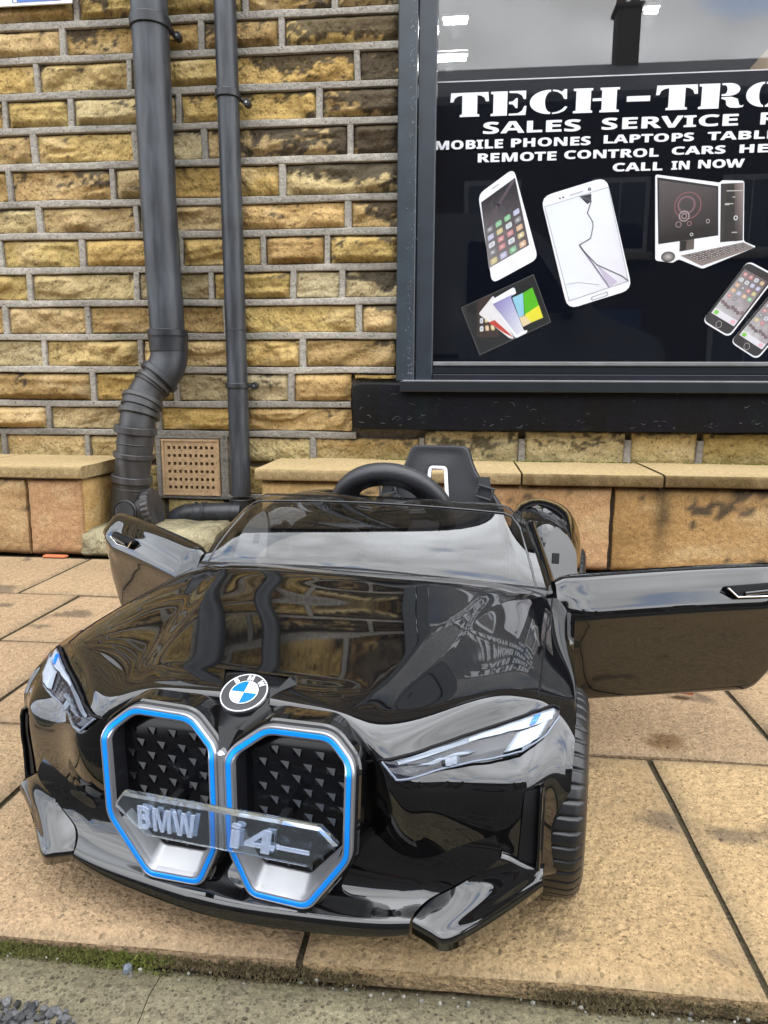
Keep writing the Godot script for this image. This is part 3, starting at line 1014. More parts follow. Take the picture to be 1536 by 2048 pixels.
func shop_window(s: Node3D) -> void:
	var b := Buf.new()
	var fc := Color(0.030, 0.038, 0.050)
	# outer frame: jambs, bottom rail and drip
	b.box(Vector3(-0.172, 1.50, -2.347), Vector3(0.058, 1.92, 0.05), 0.003, Basis.IDENTITY, fc * 1.25)
	b.box(Vector3(-0.113, 1.50, -2.358), Vector3(0.056, 1.92, 0.045), 0.003, Basis.IDENTITY, fc)
	b.box(Vector3(1.66, 1.50, -2.35), Vector3(0.1, 1.92, 0.05), 0.003, Basis.IDENTITY, fc)
	b.box(Vector3(0.77, 2.44, -2.35), Vector3(1.72, 0.09, 0.05), 0.003, Basis.IDENTITY, fc)
	var win := build("shop_window", b, M.frame_grey, s)
	b = Buf.new()
	b.box(Vector3(0.765, 0.5965, -2.358), Vector3(1.696, 0.013, 0.04), 0.002, Basis.IDENTITY, Color(0.20, 0.20, 0.20))
	build("gasket", b, M.frame_grey, win)
	b = Buf.new()
	b.box(Vector3(0.765, 0.576, -2.364), Vector3(1.696, 0.024, 0.04), 0.002, Basis.IDENTITY, fc * 0.35)
	b.box(Vector3(0.765, 0.5535, -2.358), Vector3(1.696, 0.019, 0.05), 0.002, Basis.IDENTITY, fc * 0.4)
	build("bottom_rail", b, M.frame_grey, win)
	b = Buf.new()
	b.box(Vector3(0.77, 0.5245, -2.325), Vector3(1.91, 0.034, 0.10), 0.003, Basis.IDENTITY, fc * 0.45)
	b.box(Vector3(0.77, 0.5425, -2.335), Vector3(1.895, 0.004, 0.075), 0.001, Basis.IDENTITY, Color(0.28, 0.28, 0.28))
	build("drip_rail", b, M.frame_grey, win)
	# black painted stone sill
	b = Buf.new()
	var rows := []
	var cols := []
	var prof := [[0.5365, -2.40], [0.535, -2.315], [0.528, -2.306], [0.388, -2.308], [0.385, -2.32], [0.385, -2.40]]
	for k in 81:
		var x := lerpf(-0.342, 1.72, k / 80.0)
		var row := []
		var rc := []
		var ins := 0.010 * (1.0 - smoothstep(0.0, 0.014, x + 0.342))
		for q in prof:
			var jy := 0.003 * noise_a.get_noise_2d(x * 14.0, q[0] * 20.0)
			row.append(Vector3(x, q[0] + jy - (ins if q[0] > 0.5 else -ins * 0.3), q[1] + 0.002 * noise_a.get_noise_2d(x * 10.0, q[0] * 30.0 + 9.0) - ins))
			var g := 0.0065 + 0.003 * noise_c.get_noise_2d(x * 20.0, q[0] * 40.0)
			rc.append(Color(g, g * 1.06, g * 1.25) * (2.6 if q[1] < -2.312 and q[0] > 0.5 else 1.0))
		rows.append(row); cols.append(rc)
	b.grid(rows, false, cols, true)
	b.quad(rows[0][0], rows[0][1], rows[0][3], rows[0][4], Color(0.016, 0.017, 0.02))
	var sill := build("sill", b, M.sill_black, win)
	b = Buf.new()
	rng.seed = 4
	for k in 80:  # fine pale scratches in the paint
		var x := rng.randf_range(-0.32, 1.2)
		var y := rng.randf_range(0.392, 0.52)
		if rng.randf() < 0.6: y = rng.randf_range(0.392, 0.43)
		var a := rng.randf_range(-0.6, 0.6) + (PI if rng.randf() < 0.2 else 0.0)
		var l := rng.randf_range(0.004, 0.022)
		var p := Vector3(x, y, -2.3045)
		var d := Vector3(cos(a), sin(a), 0) * l
		var n := Vector3(-sin(a), cos(a), 0) * rng.randf_range(0.0003, 0.0008)
		var g := rng.randf_range(0.04, 0.17)
		var bend := Vector3(-sin(a), cos(a), 0) * l * rng.randf_range(-0.3, 0.3)
		b.quad(p - n, p + d * 0.5 + bend - n, p + d * 0.5 + bend + n, p + n, Color(g, g, g * 1.08))
		b.quad(p + d * 0.5 + bend - n, p + d - n * 0.3, p + d + n * 0.3, p + d * 0.5 + bend + n, Color(g, g, g * 1.08))
	tag(build("scratches", b, M.print, sill), "", "", "", "stuff")
	# specks of old paint on the left jamb
	b = Buf.new()
	for k in 240:
		var y := 0.56 + 1.15 * pow(rng.randf(), 1.5)
		var x := -0.153 + rng.randf_range(-0.012, 0.008) * (1.0 if rng.randf() < 0.8 else 2.4)
		var r := rng.randf_range(0.0004, 0.0016)
		var g := rng.randf_range(0.1, 0.24)
		var p := Vector3(x, y, -2.3212)
		b.quad(p + Vector3(-r, -r, 0), p + Vector3(r, -r * 1.4, 0), p + Vector3(r, r, 0), p + Vector3(-r * 0.7, r * 1.3, 0), Color(g, g, g * 1.06))
	tag(build("paint_specks", b, M.print, win), "", "", "", "stuff")
	# double glazing
	for z in [-2.371, -2.391]:
		b = Buf.new()
		b.box(Vector3(0.765, 1.50, z), Vector3(1.70, 1.83, 0.004))
		build("pane", b, M.pane, win)
	b = Buf.new()
	b.box(Vector3(0.765, 1.0215, VZ - 0.001), Vector3(1.70, 0.847, 0.002))
	var vin := build("vinyl_panel", b, M.vinyl, win)
	b = Buf.new()
	b.box(Vector3(0.765, 1.4455, VZ), Vector3(1.70, 0.003, 0.003), 0.0, Basis.IDENTITY, Color(0.6, 0.6, 0.62))
	build("vinyl_edge", b, M.print, win)
	for w in WORDS:
		word(w[0], w[1], w[2], w[3], w[4], win)
	for l in [["T", -0.0439, 0.0742], ["E", 0.0802, 0.1881], ["C", 0.1977, 0.3110], ["H", 0.3279, 0.4637], ["T", 0.5700, 0.6908], ["R", 0.6943, 0.8241], ["O", 0.8290, 0.9351]]:
		slab_letter(l[0], l[1], l[2], 1.3440, 1.4125, win)
	slab_letter("-", 0.4854, 0.5535, 1.3712, 1.3860, win)
	pictures(win)

func cell(q: PackedVector2Array, u: float, v: float) -> Vector2:  # q: top-left, top-right, bottom-right, bottom-left
	return q[0].lerp(q[1], u).lerp(q[3].lerp(q[2], u), v)

func cells(q: PackedVector2Array, u0: float, v0: float, u1: float, v1: float) -> PackedVector2Array:
	return PackedVector2Array([cell(q, u0, v0), cell(q, u1, v0), cell(q, u1, v1), cell(q, u0, v1)])

func blend(b: Buf, q: PackedVector2Array, z: float, c00: Color, c10: Color, c11: Color, c01: Color, wob := 0.0) -> void:
	var rows := []
	var cols := []
	var n := 16
	for r in n + 1:
		var row := []
		var rc := []
		for k in n + 1:
			var p := cell(q, k / float(n), r / float(n))
			row.append(Vector3(p.x, p.y, z))
			var c := c00.lerp(c10, k / float(n)).lerp(c01.lerp(c11, k / float(n)), r / float(n))
			rc.append(c * (1.0 + wob * noise_b.get_noise_2d(p.x * 120.0, p.y * 120.0)))
		rows.append(row); cols.append(rc)
	b.grid(rows, false, cols, true)

func stroke(b: Buf, pts: PackedVector2Array, w: float, z: float, col: Color) -> void:
	for k in pts.size() - 1:
		var d := (pts[k + 1] - pts[k]).normalized()
		var n := Vector2(-d.y, d.x) * w
		var e := d * w * 0.6
		b.sheet(PackedVector2Array([pts[k] - n - e, pts[k + 1] - n + e, pts[k + 1] + n + e, pts[k] + n - e]), z, col)

func ring(b: Buf, c: Vector2, rx: float, ry: float, w: float, z: float, col: Color) -> void:
	for k in 28:
		var a := TAU * k / 28
		var d := TAU * (k + 1) / 28
		var p := func(t: float, s: float) -> Vector2: return c + Vector2(cos(t) * (rx - s), sin(t) * (ry - s))
		b.sheet(PackedVector2Array([p.call(a, 0.0), p.call(d, 0.0), p.call(d, w), p.call(a, w)]), z, col)

func icons(b: Buf, q: PackedVector2Array, cols: int, rows: int, u0: float, v0: float, u1: float, v1: float, z: float, seed_: int, skip := 0) -> void:
	rng.seed = seed_
	var pal := [Color(0.75, 0.8, 0.82), Color(0.7, 0.55, 0.1), Color(0.1, 0.55, 0.15), Color(0.6, 0.08, 0.06), Color(0.8, 0.8, 0.85), Color(0.08, 0.08, 0.09), Color(0.5, 0.5, 0.75), Color(0.75, 0.4, 0.1)]
	for r in rows:
		for c in cols:
			var col: Color = pal[rng.randi() % pal.size()].lerp(Color(0.45, 0.45, 0.47), 0.42)
			if r == rows - 1 and c >= cols - skip:
				continue
			var cu := lerpf(u0, u1, (c + 0.5) / cols)
			var cv := lerpf(v0, v1, (r + 0.5) / rows)
			var hu := (u1 - u0) / cols * 0.33
			var hv := (v1 - v0) / rows * 0.33
			b.sheet(rounded(cells(q, cu - hu, cv - hv, cu + hu, cv + hv), 0.004, 2), z, col)
			b.sheet(cells(q, cu - hu * 0.45, cv - hv * 0.4, cu + hu * 0.4, cv + hv * 0.45), z + 0.0002, col.lerp(Color(0.85, 0.85, 0.85) if col.g < 0.6 else Color(0.15, 0.2, 0.25), rng.randf_range(0.2, 0.7)))

func pictures(win: Node3D) -> void:
	var z := VZ + 0.0008
	var d := 0.0003
	var W := Color(0.82, 0.83, 0.86)
	# white phone, screen on
	var b := Buf.new()
	var q := poly([0.0483, 1.1178, 0.1561, 1.1924, 0.2416, 0.9235, 0.1000, 0.8488])
	b.sheet(rounded(q, 0.022), z, W)
	var s := poly([0.0581, 1.0943, 0.1609, 1.1644, 0.2124, 0.9647, 0.0885, 0.8956])
	blend(b, s, z + d, Color(0.03, 0.022, 0.028), Color(0.012, 0.01, 0.014), Color(0.16, 0.13, 0.14), Color(0.36, 0.33, 0.33), 0.35)
	stroke(b, PackedVector2Array([cell(s, 0.1, 0.42), cell(s, 0.45, 0.2), cell(s, 0.95, 0.02)]), 0.004, z + 1.4 * d, Color(0.10, 0.07, 0.09))
	icons(b, s, 4, 4, 0.02, 0.40, 0.98, 0.86, z + 2 * d, 12)
	icons(b, s, 4, 1, 0.02, 0.87, 0.98, 1.0, z + 2 * d, 5)
	stroke(b, PackedVector2Array([cell(q, 0.38, 0.045), cell(q, 0.55, 0.045)]), 0.0018, z + 2 * d, Color(0.45, 0.45, 0.48))
	ring(b, cell(q, 0.5, 0.94), 0.010, 0.012, 0.0012, z + 2 * d, Color(0.6, 0.6, 0.63))
	build("phone_picture", b, M.print, win)
	# white phone with a cracked white screen
	b = Buf.new()
	q = poly([0.2416, 1.1065, 0.4385, 1.1614, 0.5365, 0.8274, 0.3404, 0.7674])
	b.sheet(rounded(q, 0.034), z, W)
	s = poly([0.2549, 1.0773, 0.4461, 1.1307, 0.5223, 0.8520, 0.3437, 0.7938])
	blend(b, s, z + d, Color(0.74, 0.77, 0.80), Color(0.78, 0.8, 0.82), Color(0.70, 0.68, 0.74), Color(0.77, 0.79, 0.82))
	var o := s.duplicate(); o.append(s[0])
	stroke(b, o, 0.0009, z + 2 * d, Color(0.35, 0.36, 0.4))
	b.sheet(poly([0.3600, 1.1054, 0.3954, 1.1130, 0.3965, 1.0903, 0.3851, 1.0819]), z + 2 * d, Color(0.05, 0.05, 0.06))
	var cr := poly([0.3638, 1.1039, 0.3850, 1.0970, 0.3965, 1.0903, 0.3864, 1.0566, 0.4040, 1.0300, 0.4057, 1.0164, 0.4001, 0.9816, 0.3673, 0.9623, 0.3800, 0.9450, 0.4231, 0.9027, 0.5003, 0.8685, 0.5222, 0.8535])
	stroke(b, cr, 0.0016, z + 3 * d, Color(0.13, 0.13, 0.15))
	stroke(b, poly([0.3690, 0.9586, 0.4158, 0.8991, 0.4646, 0.8355]), 0.0022, z + 3 * d, Color(0.25, 0.2, 0.3))
	b.sheet(poly([0.4231, 0.9027, 0.4400, 0.8900, 0.4900, 0.8500, 0.4700, 0.8370, 0.4500, 0.8600]), z + 2.5 * d, Color(0.52, 0.47, 0.58))
	stroke(b, poly([0.3352, 0.8442, 0.3700, 0.8500, 0.4337, 0.8420]), 0.0008, z + 3 * d, Color(0.45, 0.43, 0.5))
	var hb := rounded(poly([0.4118, 0.8043, 0.4600, 0.8208, 0.4617, 0.8100, 0.4138, 0.7943]), 0.006)
	hb.append(hb[0])
	stroke(b, hb, 0.001, z + 3 * d, Color(0.4, 0.4, 0.43))
	stroke(b, PackedVector2Array([cell(q, 0.42, 0.06), cell(q, 0.62, 0.06)]), 0.002, z + 2 * d, Color(0.5, 0.5, 0.54))
	ring(b, cell(q, 0.72, 0.06), 0.005, 0.005, 0.003, z + 2 * d, Color(0.1, 0.1, 0.12))
	for u in [0.27, 0.32]:
		ring(b, cell(q, u, 0.06), 0.003, 0.003, 0.003, z + 2 * d, Color(0.2, 0.2, 0.22))
	build("phone_picture", b, M.print, win)
	# dark card with a fan of phones
	b = Buf.new()
	q = poly([0.0040, 0.7750, 0.2290, 0.8752, 0.2891, 0.7289, 0.0671, 0.6259])
	b.sheet(q, z, Color(0.022, 0.021, 0.022))
	o = q.duplicate(); o.append(q[0])
	stroke(b, o, 0.0008, z + d, Color(0.13, 0.13, 0.13))
	b.sheet(rounded(poly([0.0547, 0.7937, 0.1010, 0.8162, 0.1287, 0.6819, 0.0553, 0.6821]), 0.008), z + d, Color(0.05, 0.035, 0.03))
	icons(b, poly([0.062, 0.745, 0.105, 0.755, 0.118, 0.700, 0.062, 0.695]), 3, 2, 0, 0, 1, 1, z + 1.5 * d, 3)
	b.sheet(rounded(poly([0.0597, 0.7554, 0.1050, 0.8124, 0.1759, 0.6779, 0.1620, 0.6776]), 0.006), z + 2 * d, Color(0.72, 0.70, 0.70))
	b.sheet(poly([0.0919, 0.7283, 0.1113, 0.7359, 0.1759, 0.6799, 0.1480, 0.6934]), z + 2.5 * d, Color(0.5, 0.06, 0.04))
	b.sheet(rounded(poly([0.0977, 0.7972, 0.1702, 0.8383, 0.2182, 0.6971, 0.1799, 0.6779]), 0.008), z + 3 * d, W)
	blend(b, poly([0.1043, 0.7857, 0.1657, 0.8154, 0.2062, 0.7048, 0.1834, 0.6895]), z + 4 * d, Color(0.22, 0.2, 0.42), Color(0.35, 0.33, 0.6), Color(0.75, 0.75, 0.8), Color(0.6, 0.6, 0.68))
	b.sheet(rounded(poly([0.1597, 0.8081, 0.2277, 0.8490, 0.2789, 0.7313, 0.2064, 0.7009]), 0.006), z + 5 * d, Color(0.02, 0.02, 0.022))
	b.sheet(poly([0.1652, 0.8043, 0.1980, 0.8192, 0.2069, 0.7492, 0.1892, 0.7432]), z + 6 * d, Color(0.28, 0.55, 0.68))
	b.sheet(poly([0.1980, 0.8192, 0.2267, 0.8355, 0.2498, 0.7809, 0.2045, 0.7508]), z + 6 * d, Color(0.10, 0.45, 0.02))
	b.sheet(poly([0.2498, 0.7809, 0.2645, 0.7428, 0.2287, 0.7277, 0.2045, 0.7508]), z + 6 * d, Color(0.72, 0.66, 0.05))
	b.sheet(poly([0.2045, 0.7508, 0.2287, 0.7277, 0.2020, 0.7140, 0.1892, 0.7432]), z + 6 * d, Color(0.72, 0.58, 0.36))
	build("phone_picture", b, M.print, win)
	# desktop computer
	b = Buf.new()
	b.sheet(rounded(poly([0.5831, 1.1643, 0.7744, 1.1361, 0.7802, 1.1428, 0.8452, 1.1404, 0.8586, 0.9657, 0.8978, 0.9494, 0.7436, 0.8863, 0.6694, 0.9164, 0.6540, 0.9049, 0.6002, 0.9129]), 0.008, 3), z, W)
	b.sheet(poly([0.5895, 1.1557, 0.7707, 1.1262, 0.7823, 0.9841, 0.6058, 0.9609]), z + d, Color(0.03, 0.024, 0.024))
	s = poly([0.5959, 1.1471, 0.7668, 1.1206, 0.7765, 1.0028, 0.6073, 0.9826])
	blend(b, s, z + 2 * d, Color(0.12, 0.10, 0.10), Color(0.085, 0.07, 0.07), Color(0.028, 0.024, 0.024), Color(0.04, 0.034, 0.034), 0.12)
	ring(b, Vector2(0.6855, 1.0722), 0.040, 0.040, 0.003, z + 3 * d, Color(0.26, 0.11, 0.12))
	ring(b, Vector2(0.6815, 1.074), 0.027, 0.027, 0.006, z + 3 * d, Color(0.20, 0.12, 0.13))
	ring(b, Vector2(0.6769, 1.0418), 0.016, 0.016, 0.003, z + 4 * d, Color(0.42, 0.36, 0.36))
	ring(b, Vector2(0.6769, 1.0418), 0.008, 0.008, 0.002, z + 4 * d, Color(0.42, 0.36, 0.36))
	ring(b, Vector2(0.6619, 1.0177), 0.009, 0.009, 0.002, z + 4 * d, Color(0.40, 0.28, 0.28))
	ring(b, Vector2(0.6938, 1.0200), 0.007, 0.007, 0.002, z + 4 * d, Color(0.36, 0.2, 0.2))
	ring(b, Vector2(0.7480, 1.0260), 0.0055, 0.0065, 0.0018, z + 4 * d, Color(0.5, 0.45, 0.45))
	ring(b, Vector2(0.7030, 0.9880), 0.005, 0.005, 0.002, z + 4 * d, Color(0.6, 0.6, 0.6))
	b.sheet(poly([0.6690, 0.9716, 0.7122, 0.9758, 0.7134, 0.9449, 0.6706, 0.9382]), z + d, Color(0.12, 0.10, 0.09))
	b.sheet(poly([0.6720, 0.9686, 0.6900, 0.9700, 0.6900, 0.9430, 0.6736, 0.9392]), z + 2 * d, Color(0.03, 0.025, 0.025))
	b.sheet(poly([0.7778, 1.1331, 0.8436, 1.1343, 0.8553, 0.9686, 0.7893, 0.9639]), z + d, Color(0.035, 0.028, 0.027))
	blend(b, poly([0.8172, 1.1335, 0.8436, 1.1343, 0.8553, 0.9686, 0.8316, 0.9661]), z + 2 * d, Color(0.12, 0.09, 0.08), Color(0.32, 0.26, 0.24), Color(0.08, 0.06, 0.06), Color(0.03, 0.025, 0.025))
	for k in [[0.797, 1.112, 0.842, 0.0014], [0.815, 1.094, 0.822, 0.0012], [0.796, 1.074, 0.806, 0.003], [0.808, 1.075, 0.818, 0.0014], [0.822, 0.992, 0.836, 0.0015]]:
		stroke(b, PackedVector2Array([Vector2(k[0], k[1]), Vector2(k[2], k[1])]), k[3], z + 3 * d, Color(0.5, 0.48, 0.46))
	ring(b, Vector2(0.829, 1.034), 0.006, 0.007, 0.0025, z + 3 * d, Color(0.7, 0.7, 0.7))
	q = poly([0.6745, 0.9265, 0.8578, 0.9629, 0.8924, 0.9466, 0.7400, 0.8951])
	b.sheet(q, z + d, Color(0.25, 0.21, 0.19))
	s = poly([0.6890, 0.9292, 0.8537, 0.9601, 0.8777, 0.9497, 0.7360, 0.9083])
	b.sheet(s, z + 2 * d, Color(0.05, 0.043, 0.04))
	for r in 5:
		for k in 18:
			b.sheet(cells(s, (k + 0.15) / 18.0, (r + 0.15) / 5.0, (k + 0.85) / 18.0, (r + 0.8) / 5.0), z + 3 * d, Color(0.42, 0.38, 0.36) if (k * 7 + r) % 5 else Color(0.25, 0.22, 0.2))
	for k in 8:
		ring(b, Vector2(0.6379, 0.9234), 0.021 - k * 0.0024, 0.0155 - k * 0.0018, 0.0026, z + (2 + k * 0.2) * d, Color(0.06, 0.05, 0.05).lerp(Color(0.5, 0.47, 0.45), k / 8.0))
	build("computer_picture", b, M.print, win)
	# two dark phones leaning at the right
	var pair := [[[0.8769, 0.9094, 0.9648, 0.8635, 0.8400, 0.6785, 0.7545, 0.7290], [0.8616, 0.8864, 0.9510, 0.8418, 0.8380, 0.7025, 0.7693, 0.7476]], [[0.9639, 0.8271, 1.0525, 0.7753, 0.9300, 0.6107, 0.8441, 0.6650], [0.9508, 0.8053, 1.0383, 0.7593, 0.9293, 0.6348, 0.8592, 0.6785]]]
	for k in 2:
		b = Buf.new()
		q = poly(pair[k][0])
		b.sheet(rounded(q, 0.02), z, W)
		var inner := PackedVector2Array()
		var ctr := (q[0] + q[1] + q[2] + q[3]) / 4.0
		for p in q: inner.append(p.lerp(ctr, 0.045) + Vector2(-0.002, 0.001))
		b.sheet(rounded(inner, 0.018), z + d, Color(0.05, 0.045, 0.045))
		s = PackedVector2Array([cell(q, 0.07, 0.12), cell(q, 0.90, 0.12), cell(q, 0.90, 0.84), cell(q, 0.07, 0.84)])
		blend(b, s, z + 2 * d, Color(0.30, 0.26, 0.27), Color(0.18, 0.13, 0.14), Color(0.62, 0.56, 0.58), Color(0.74, 0.74, 0.75), 0.35)
		b.sheet(cells(s, 0.0, 0.88, 1.0, 1.0), z + 3 * d, Color(0.7, 0.68, 0.72))
		for m in 7:
			var v := 0.70 + 0.02 * (m % 3)
			b.sheet(PackedVector2Array([cell(s, m / 7.0, v), cell(s, m / 7.0 + 0.10, v - 0.03), cell(s, m / 7.0 + 0.2, v + 0.02), cell(s, m / 7.0 + 0.08, v + 0.06)]), z + 3 * d, Color(0.2, 0.15, 0.16))
		icons(b, s, 4, 5, 0.03, 0.02, 0.97, 0.62, z + 4 * d, 30 + k, 2)
		b.sheet(rounded(cells(s, 0.06, 0.90, 0.22, 0.98), 0.004, 2), z + 4 * d, Color(0.2, 0.55, 0.08))
		b.sheet(rounded(cells(s, 0.78, 0.90, 0.94, 0.98), 0.004, 2), z + 4 * d, Color(0.75, 0.45, 0.5))
		ring(b, cell(q, 0.48, 0.92), 0.009, 0.011, 0.0012, z + 3 * d, Color(0.55, 0.53, 0.52))
		build("phone_picture", b, M.print, win)
func interior(s: Node3D) -> void:
	var b := Buf.new()
	b.box(Vector3(0.9, 1.6, -7.55), Vector3(5.4, 3.4, 0.1))
	b.box(Vector3(-1.8, 1.6, -4.55), Vector3(0.1, 3.4, 4.0))
	b.box(Vector3(3.6, 1.6, -4.55), Vector3(0.1, 3.4, 4.0))
	b.box(Vector3(0.9, 3.1, -4.55), Vector3(5.3, 0.1, 4.0))
	b.box(Vector3(0.9, 0.05, -4.55), Vector3(5.3, 0.1, 4.0))
	build("room", b, M.room, s)
	for q in [[-0.05, 2.17, -3.6, 0.105], [-0.07, 2.015, -3.6, 0.145], [0.817, 2.175, -3.6, 0.055]]:
		var lamp := base("strip_light", Vector3(q[0], q[1], q[2]))
		tag(lamp, ["white strip light inside the shop nearest the window frame, higher one", "lower white strip light deeper inside the shop behind the glass", "short white strip light at the right behind the upper glass"][[-0.05, -0.07, 0.817].find(q[0])], "light", "strip lights inside the shop")
		b = Buf.new()
		b.tube([Vector3(-q[3] / 2, 0, 0), Vector3(q[3] / 2, 0, 0)], 0.009, 10)
		build("tube", b, M.tube_light, lamp)
		b = Buf.new()
		b.box(Vector3(0, 0.022, 0), Vector3(q[3] + 0.02, 0.02, 0.03), 0.004)
		build("fitting", b, M.white_plastic, lamp)
		var l := OmniLight3D.new()
		l.name = "glow"
		l.light_energy = 0.05
		l.light_size = 0.02
		l.omni_range = 8.0
		l.omni_attenuation = 2.0
		l.shadow_enabled = true
		lamp.add_child(l)
		l.position = Vector3(0, -0.03, 0)
	b = Buf.new()
	b.box(Vector3(0.30, 1.75, -5.2), Vector3(0.5, 0.9, 0.5), 0.01)
	b.box(Vector3(-0.02, 2.02, -4.2), Vector3(0.16, 0.22, 0.2), 0.01)
	build("shelf_unit", b, M.dull_black, s)
	var bx := base("cardboard_box", Vector3(1.02, 1.447, -2.50))
	tag(bx, "brown cardboard box behind the glass above the black window panel", "box")
	b = Buf.new()
	b.box(Vector3(0, 0.04, 0), Vector3(0.24, 0.08, 0.14), 0.002)
	build("carton", b, M.card, bx)
	b = Buf.new()
	b.box(Vector3(0, 0.0805, 0), Vector3(0.24, 0.001, 0.03))
	build("tape", b, M.card, bx)
	b = Buf.new()
	b.box(Vector3(0.765, 1.44, -2.48), Vector3(1.70, 0.012, 0.17), 0.002)
	build("window_shelf", b, M.room, s)

# ------------------------------------------------------------------ low plinth walls, block, pipes
func plinth_stone(x0: float, x1: float, y0: float, y1: float, z: float, id: int, parent: Node, c: Color, soot := 0.0) -> void:
	var b := Buf.new()
	rock(b, x0, x1, y0, y1, z, 0.012, id, maxi(10, int((x1 - x0) / 0.014)), 18, true, c, soot)
	build("stone", b, M.sawn_stone, parent)

func coping(x0: float, x1: float, y0: float, y1: float, z0: float, z1: float, id: int, parent: Node, soot: float) -> void:
	var prof := [[y0, z0], [y0, z1 - 0.004], [y0 + 0.004, z1], [y1 - 0.008, z1 + 0.001], [y1 - 0.002, z1 - 0.004], [y1, z1 - 0.012], [y1 + 0.001, lerpf(z1, z0, 0.3)], [y1 + 0.002, lerpf(z1, z0, 0.6)], [y1 + 0.002, z0]]
	var rows := []
	var cols := []
	var n := maxi(6, int((x1 - x0) / 0.012))
	rng.seed = id
	var br := rng.randf_range(0.92, 1.08)
	for k in n + 1:
		var x := lerpf(x0, x1, k / float(n))
		var row := []
		var rc := []
		for j in prof.size():
			var q: Array = prof[j]
			var e := noise_a.get_noise_2d(x * 16.0 + id, j * 3.0)
			row.append(Vector3(x, q[0] + 0.002 * e * (1.0 if j > 2 else 0.3), q[1] + 0.003 * noise_a.get_noise_2d(x * 20.0, id + j * 0.3) * (1.0 if j > 0 and j < 6 else 0.0)))
			var c := Color(0.52, 0.40, 0.22) * br
			c = c * (1.0 + 0.2 * noise_c.get_noise_2d(x * 10.0, j * 2.0))
			if j <= 4:  # weathered front edge with vertical run marks
				var run := 0.5 + 0.5 * noise_c.get_noise_2d(x * 55.0, 3.0 + id)
				c = c.lerp(Color(0.10, 0.065, 0.025), clampf(0.22 + soot * (0.30 + 0.9 * run), 0.0, 0.9))
			rc.append(c)
		rows.append(row); cols.append(rc)
	var b := Buf.new()
	b.grid(rows, false, cols, true)
	for k in [0, n]:
		var ring_ := []
		for p in rows[k]: ring_.append(p)
		var ct := Vector3(rows[k][0].x, (y0 + y1) / 2, (z0 + z1) / 2)
		b.fan(ct, ring_, cols[k][0], k == 0)
	build("coping_slab", b, M.sawn_stone, parent)

